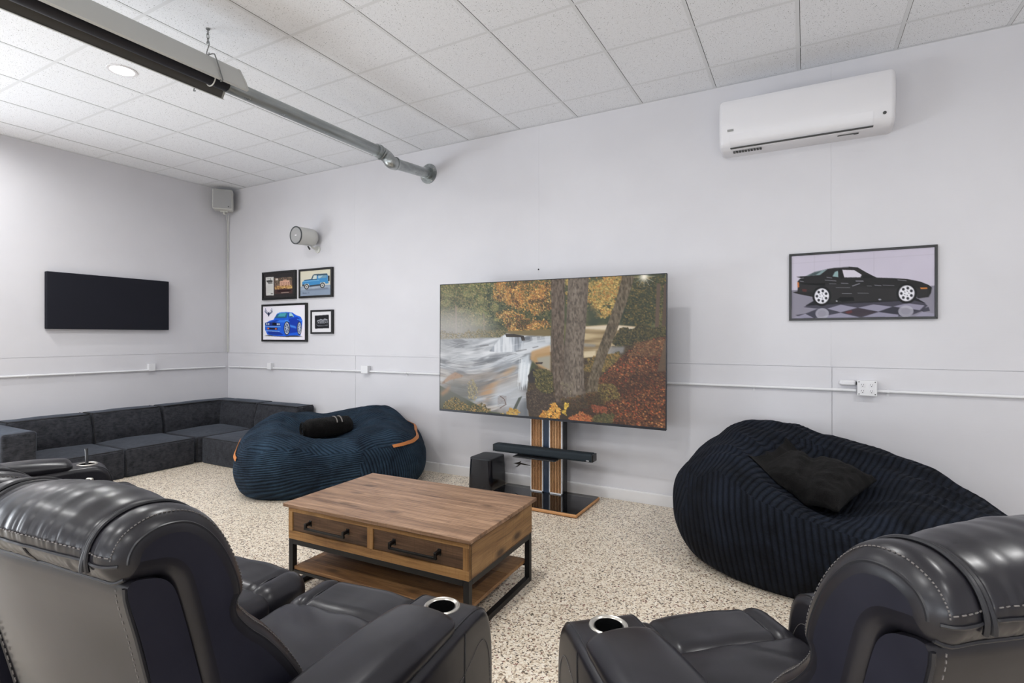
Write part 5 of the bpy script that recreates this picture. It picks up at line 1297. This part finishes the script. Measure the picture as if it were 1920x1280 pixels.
def make_back(root, cx):
    cxs[0] = cx * 5
    xs = sorted(set([round(v, 4) for v in list(np.linspace(-.24, .24, 129)) + [s * (HALF - .042 + .042 * math.sin(a)) for s in (-1, 1) for a in np.linspace(0, PI / 2, 9)] + [s * (.2 + d) for s in (-1, 1) for d in (-.012, -.006, 0, .006, .012)]]))
    T = Matrix.Translation((cx, 0, 0))
    m = MB(); m.T = T; m.mat(M['leather'])
    m.loft([[back_pt(i, x) for i in range(NBP)] for x in xs], True, False)
    for x in (xs[0], xs[-1]):
        # side panel, slightly padded, in the bluish hide
        m.mat(M['leather_side'])
        ring = [back_pt(i, x) for i in range(NBP)]; cen = Vector((x, -.64, .74)); sg = 1 if x > 0 else -1
        cap(m, ring)
    bk = m.build('back_cushion', None, root, 0, angle=50)
    for s in (-1, 1):
        q = MB(); q.T = T
        q.tube([back_pt(i, s * .197, .009) for i in range(PIPE_I0 - 3, PIPE_I1)], .0065, 8)
        q.tube([back_pt(i, s * .210, .006) for i in range(PIPE_I0 - 3, PIPE_I1)], .0045, 8)
        q.build('headrest_piping', M['leather_seam'], bk)
    q = MB(); q.T = T
    lipi = 9
    q.tube([back_pt(lipi, x, .001) for x in np.linspace(-HALF + .012, HALF - .012, 50)], .0035, 6)
    q.tube([back_pt(1, x, .001) for x in np.linspace(-HALF + .014, HALF - .014, 50)], .0035, 6)
    q.tube([back_pt(i, .01, .001) for i in range(1, lipi + 1)], .0022, 6)
    for s in (-1, 1):
        q.tube([back_pt(i, s * (HALF - .006), -.004) for i in range(lipi, 17 * 7)], .0034, 6)
    q.build('seam_welt', M['leather_seam'], bk)
    st = MB(); st.T = T
    for k in range(46):
        x = -.262 + .524 * k / 45; st.tube([back_pt(lipi + 3, x - .0032, .0012), back_pt(lipi + 3, x + .0032, .0012)], .0013, 5)
    st.build('stitching', M['thread'], bk)
    for s in (-1, 1):
        st = MB(); st.T = T
        for i in range(lipi + 2, 17 * 7 - 2, 1):
            a, b = back_pt(i, s * (HALF - .020), .0012), back_pt(i + 1, s * (HALF - .020), .0012)
            st.tube([a.lerp(b, .15), a.lerp(b, .7)], .0013, 5)
        st.build('stitching', M['thread'], bk)
    # shell with puffed rear panel
    m = MB(); m.T = T
    H2 = HALF - .006; r = .022
    xs2 = [s * (H2 - r + r * math.sin(a)) for s in (-1,) for a in np.linspace(PI / 2, 0, 6)] + list(np.linspace(-H2 + r, H2 - r, 17))[1:-1] + [H2 - r + r * math.sin(a) for a in np.linspace(0, PI / 2, 6)]
    nS = len(SP); secs = []
    for x in xs2:
        e = max(0., (abs(x) - (H2 - r)) / r); ins = r * (1 - math.sqrt(max(0, 1 - e * e))); sec = []
        for i, (y, z) in enumerate(SP):
            rear = 1 if i < 6 * 4 else 0
            k = rear * (.022 * (1 - (x / H2) ** 2) * math.sin(PI * max(0, min(1, (z - .1) / .9))) + noise.noise((x * 4, z * 4, 2.)) * .004)
            sec.append((x, y + SN[i][0] * k, z + SN[i][1] * k))
        secs.append(sec)
    m.mat(M['leather']); m.loft(secs, True, False); m.mat(M['leather_side']); cap(m, secs[0]); cap(m, secs[-1])
    sh = m.build('back_shell', None, root, 0, angle=50)
    for s in (-1, 1):
        q = MB(); q.T = T; st = MB(); st.T = T
        pth = [(s * (H2 - .006), SP[i][0] - .0015, SP[i][1]) for i in range(0, 25)]
        q.tube(pth, .0045, 6)
        for i in range(0, 24):
            a, b = Vector((s * (H2 - .024), SP[i][0] - .007, SP[i][1])), Vector((s * (H2 - .024), SP[i + 1][0] - .007, SP[i + 1][1]))
            for f in (.1, .6): st.tube([a.lerp(b, f), a.lerp(b, f + .25)], .0014, 5)
        q.build('shell_piping', M['leather_seam'], sh); st.build('stitching', M['thread'], sh)
def make_seat(root, cx):
    def f1(w, q):
        k = Vector(w); d = max(0, 1 - q.x * q.x) * max(0, 1 - q.y ** 4)
        if q.z > 0:
            k.z += .030 * d * q.z
            k.z += noise.noise((k.x * 5 + cx, k.y * 11 + k.x * 6, 1.)) * .010 * q.z
            k.z -= .016 * max(0, math.sin((k.x * .8 + k.y) * 46)) ** 3 * q.z * max(0, min(1, (-k.y - .0) * 5)) * max(0, min(1, (k.x + .25) * 3)) * .5
        return k
    MB().soft((cx, -.20, .395), (.565, .50, .15), .05, 22, 4, f1).build('seat_cushion', M['leather'], root)
    def f2(w, q):
        k = Vector(w); g = math.exp(-((abs(k.x) - .185) / .010) ** 2)
        s = 1 - .16 * g + .05 * (1 - min(1, abs(k.x) / .185) ** 2)
        k.y *= 1 - .05 * g; k.z = k.z * s if k.z > 0 else k.z
        if k.z > 0: k.z += noise.noise((k.x * 9, k.y * 9, cx)) * .005
        k.y += .016 * (1 - q.x * q.x) * (1 if q.y > 0 else 0); return k
    bo = MB().soft((cx, .108, .405), (.57, .262, .168), .078, 40, 5, f2).build('seat_bolster', M['leather'], root)
    for s in (-1, 1):
        q = MB()
        for dx in (-.004,):
            q.tube([(cx + s * .185 + dx, .108 + .125 * math.cos(a), .405 + .0745 * math.sin(a)) for a in np.linspace(.0, PI, 20)], .0034, 6)
        q.build('bolster_seam', M['leather_seam'], bo)
    def f3(w, q):
        k = Vector(w); k.y += (.014 * (1 - q.x ** 2) * (1 - q.z ** 2)) if q.y > 0 else 0; return k
    MB().soft((cx, .16, .20), (.56, .10, .30), .03, 8, 3, f3).build('footrest', M['leather'], root)
    MB().soft((cx, -.30, .19), (.565, .80, .28), .02, 4, 2).build('seat_base', M['leather_side'], root)
AP = smoothpath([(-.72, .022), (-.66, .02), (.04, .02), (.10, .022), (.124, .045), (.130, .10), (.136, .30), (.132, .46), (.108, .550), (.062, .590), (.0, .5995), (-.08, .5995), (-.30, .588), (-.70, .57), (-.735, .56), (-.755, .53), (-.76, .44), (-.76, .12), (-.75, .045)], 5, True)
AN = normals2(AP)
def arm_pt(i, x, hw, r=.032, extra=0.):
    y, z = AP[i % len(AP)]; ny, nz = AN[i % len(AP)]
    e = max(0., (abs(x) - (hw - r)) / r); k = -r * (1 - math.sqrt(max(0, 1 - e * e))) + extra
    return Vector((x, y + ny * k, z + nz * k))
def make_arm(root, cx):
    hw = .124
    xs = [-hw + .032 - .032 * math.sin(a) for a in np.linspace(PI / 2, 0, 8)] + list(np.linspace(-hw + .032, hw - .032, 7))[1:-1] + [hw - .032 + .032 * math.sin(a) for a in np.linspace(0, PI / 2, 8)]
    T = Matrix.Translation((cx, 0, 0)); m = MB(); m.T = T
    n = len(AP)
    m.loft([[arm_pt(i, x, hw) for i in range(n)] for x in xs], True, True)
    arm = m.build('arm', M['leather'], root, 0, angle=50)
    cut = MB().lathe([(0, .500), (.0435, .500), (.0435, .70), (0, .70)], 40, (cx, 0, 0)).build('cutter', M['leather'])
    cut.parent = root
    bpy.context.view_layer.update(); boolean_cut(arm, cut)
    cup = MB().lathe([(.043, .598), (.046, .6025), (.052, .605), (.0575, .6025), (.059, .598), (.043, .598)], 48, (cx, 0, 0)).build('cup_holder_ring', M['steel'], arm)
    MB().lathe([(.0425, .6), (.041, .6), (.038, .512), (0, .508), (0, .503), (.0425, .503), (.0425, .6)], 40, (cx, 0, 0)).build('cup', M['cup_black'], arm)
    def fp(w, q):
        k = Vector(w); up = max(0, q.z)
        k.z += .016 * (1 - q.x ** 2) * up - .026 * max(0, q.y) ** 2 * up - .012 * max(0, -q.y) ** 2 * up
        k.x *= 1 + .05 * (1 - q.z ** 2) - .04 * max(0, q.y) ** 3; k.z += noise.noise((k.x * 8, k.y * 5, cx)) * .004 * up; return k
    pad = MB().soft((cx, -.385, .612), (.222, .610, .088), .042, 14, 5, fp).build('arm_pad', M['leather'], root)
    q = MB(); q.T = T
    for s in (-1, 1):
        x = s * (hw - .020)
        q.tube([arm_pt(i, x, hw, .032, .0005) for i in range(22, 68)], .0024, 6)
    q.tube([(s_, .0, .0) for s_ in ()] or [(-hw - .0005, -.07, .575), (-hw - .001, -.075, .30), (-hw - .001, -.075, .06)], .0022, 6)
    q.tube([(hw + .0005, -.07, .575), (hw + .001, -.075, .30), (hw + .001, -.075, .06)], .0022, 6)
    q.build('arm_seam', M['leather_seam'], arm)
    for s in (-1, 1):
        st = MB(); st.T = T
        pth = smoothpath([(s * (hw + .0008), -.60, .30), (s * (hw + .0008), -.30, .40), (s * (hw + .0008), -.075, .455), (s * (hw + .0008), .03, .50), (s * (hw + .0008), .080, .46), (s * (hw + .0008), .098, .36), (s * (hw + .0008), .105, .06)], 14)
        for a, b in zip(pth[:-1], pth[1:]):
            st.tube([Vector(a), Vector(a).lerp(Vector(b), .6)], .0012, 5)
        st.build('stitching', M['thread'], arm)
RG = 'charcoal leather recliners facing the television'
t = thing('reclining_loveseat', 'two-seat charcoal leather reclining loveseat with headrests at lower left', 'recliner', (-1.02, 1.39, 0), rad(5), RG)
make_arm(t, 0); make_seat(t, -.42); make_back(t, -.42); make_seat(t, -1.06); make_back(t, -1.06)
make_arm(t, -1.48)
rc = thing('recliner', 'charcoal leather recliner with cup holder at lower right, beside the black bean bag', 'recliner', (-.514, 1.539, 0), rad(41), RG)
make_arm(rc, 0); make_seat(rc, .42); make_back(rc, .42); make_arm(rc, .84)
fr_ = copy_tree(rc); fr_.name = 'recliner'
fr_['label'] = 'far charcoal leather recliner by the sectional, only its cup-holder arm and seat edge showing'
fr_.location = (-4.27, 1.78, 0); fr_.rotation_euler = (0, 0, rad(-18))
# rod leaning in the far cup holder, gadget on the far seat
tag(MB().tube([(-4.2525, 1.7743, .524), (-4.3230, 1.7972, .692)], .009, 12).tube([(-4.3201, 1.7963, .685), (-4.3243, 1.7976, .6945)], .0102, 12).build('black_rod', M['black_metal']),
    'short black rod leaning out of the far recliner cup holder', 'rod')
t = thing('gadget', 'small shiny rounded gadget poking up from the far recliner seat', 'gadget', (-4.02, 1.688, .498), rad(30))
MB().soft((0, 0, .03), (.045, .026, .065), .012).build('body', M['steel'], t)
MB().soft((.0, -.0125, .035), (.03, .005, .04), .002).build('face', M['cup_black'], t)

# ------------------------------------------------------------------ camera and view
cam = bpy.data.cameras.new('camera'); co = bpy.data.objects.new('camera', cam); C.objects.link(co)
co.location = (0, 0, CAMH); co.rotation_euler = (rad(90), 0, rad(28.76))
cam.sensor_width = 36; cam.lens = 997.24 / 1920 * 36; cam.shift_y = -9.5 / 1920; cam.clip_start = .02
S.camera = co
vs_ = S.view_settings
S.display_settings.display_device = 'sRGB'
vs_.view_transform = 'Standard'; vs_.look = 'None'; vs_.gamma = 1; vs_.use_curve_mapping = False; vs_.exposure = 0.14
try:
    S.cycles.use_denoising = True; S.cycles.denoiser = 'OPENIMAGEDENOISE'
    S.cycles.max_bounces = 8; S.cycles.diffuse_bounces = 4; S.cycles.glossy_bounces = 4; S.cycles.caustics_reflective = False; S.cycles.caustics_refractive = False
    S.cycles.sample_clamp_indirect = 8; S.cycles.use_adaptive_sampling = True; S.cycles.adaptive_threshold = .06; S.cycles.adaptive_min_samples = 16
except Exception:
    pass
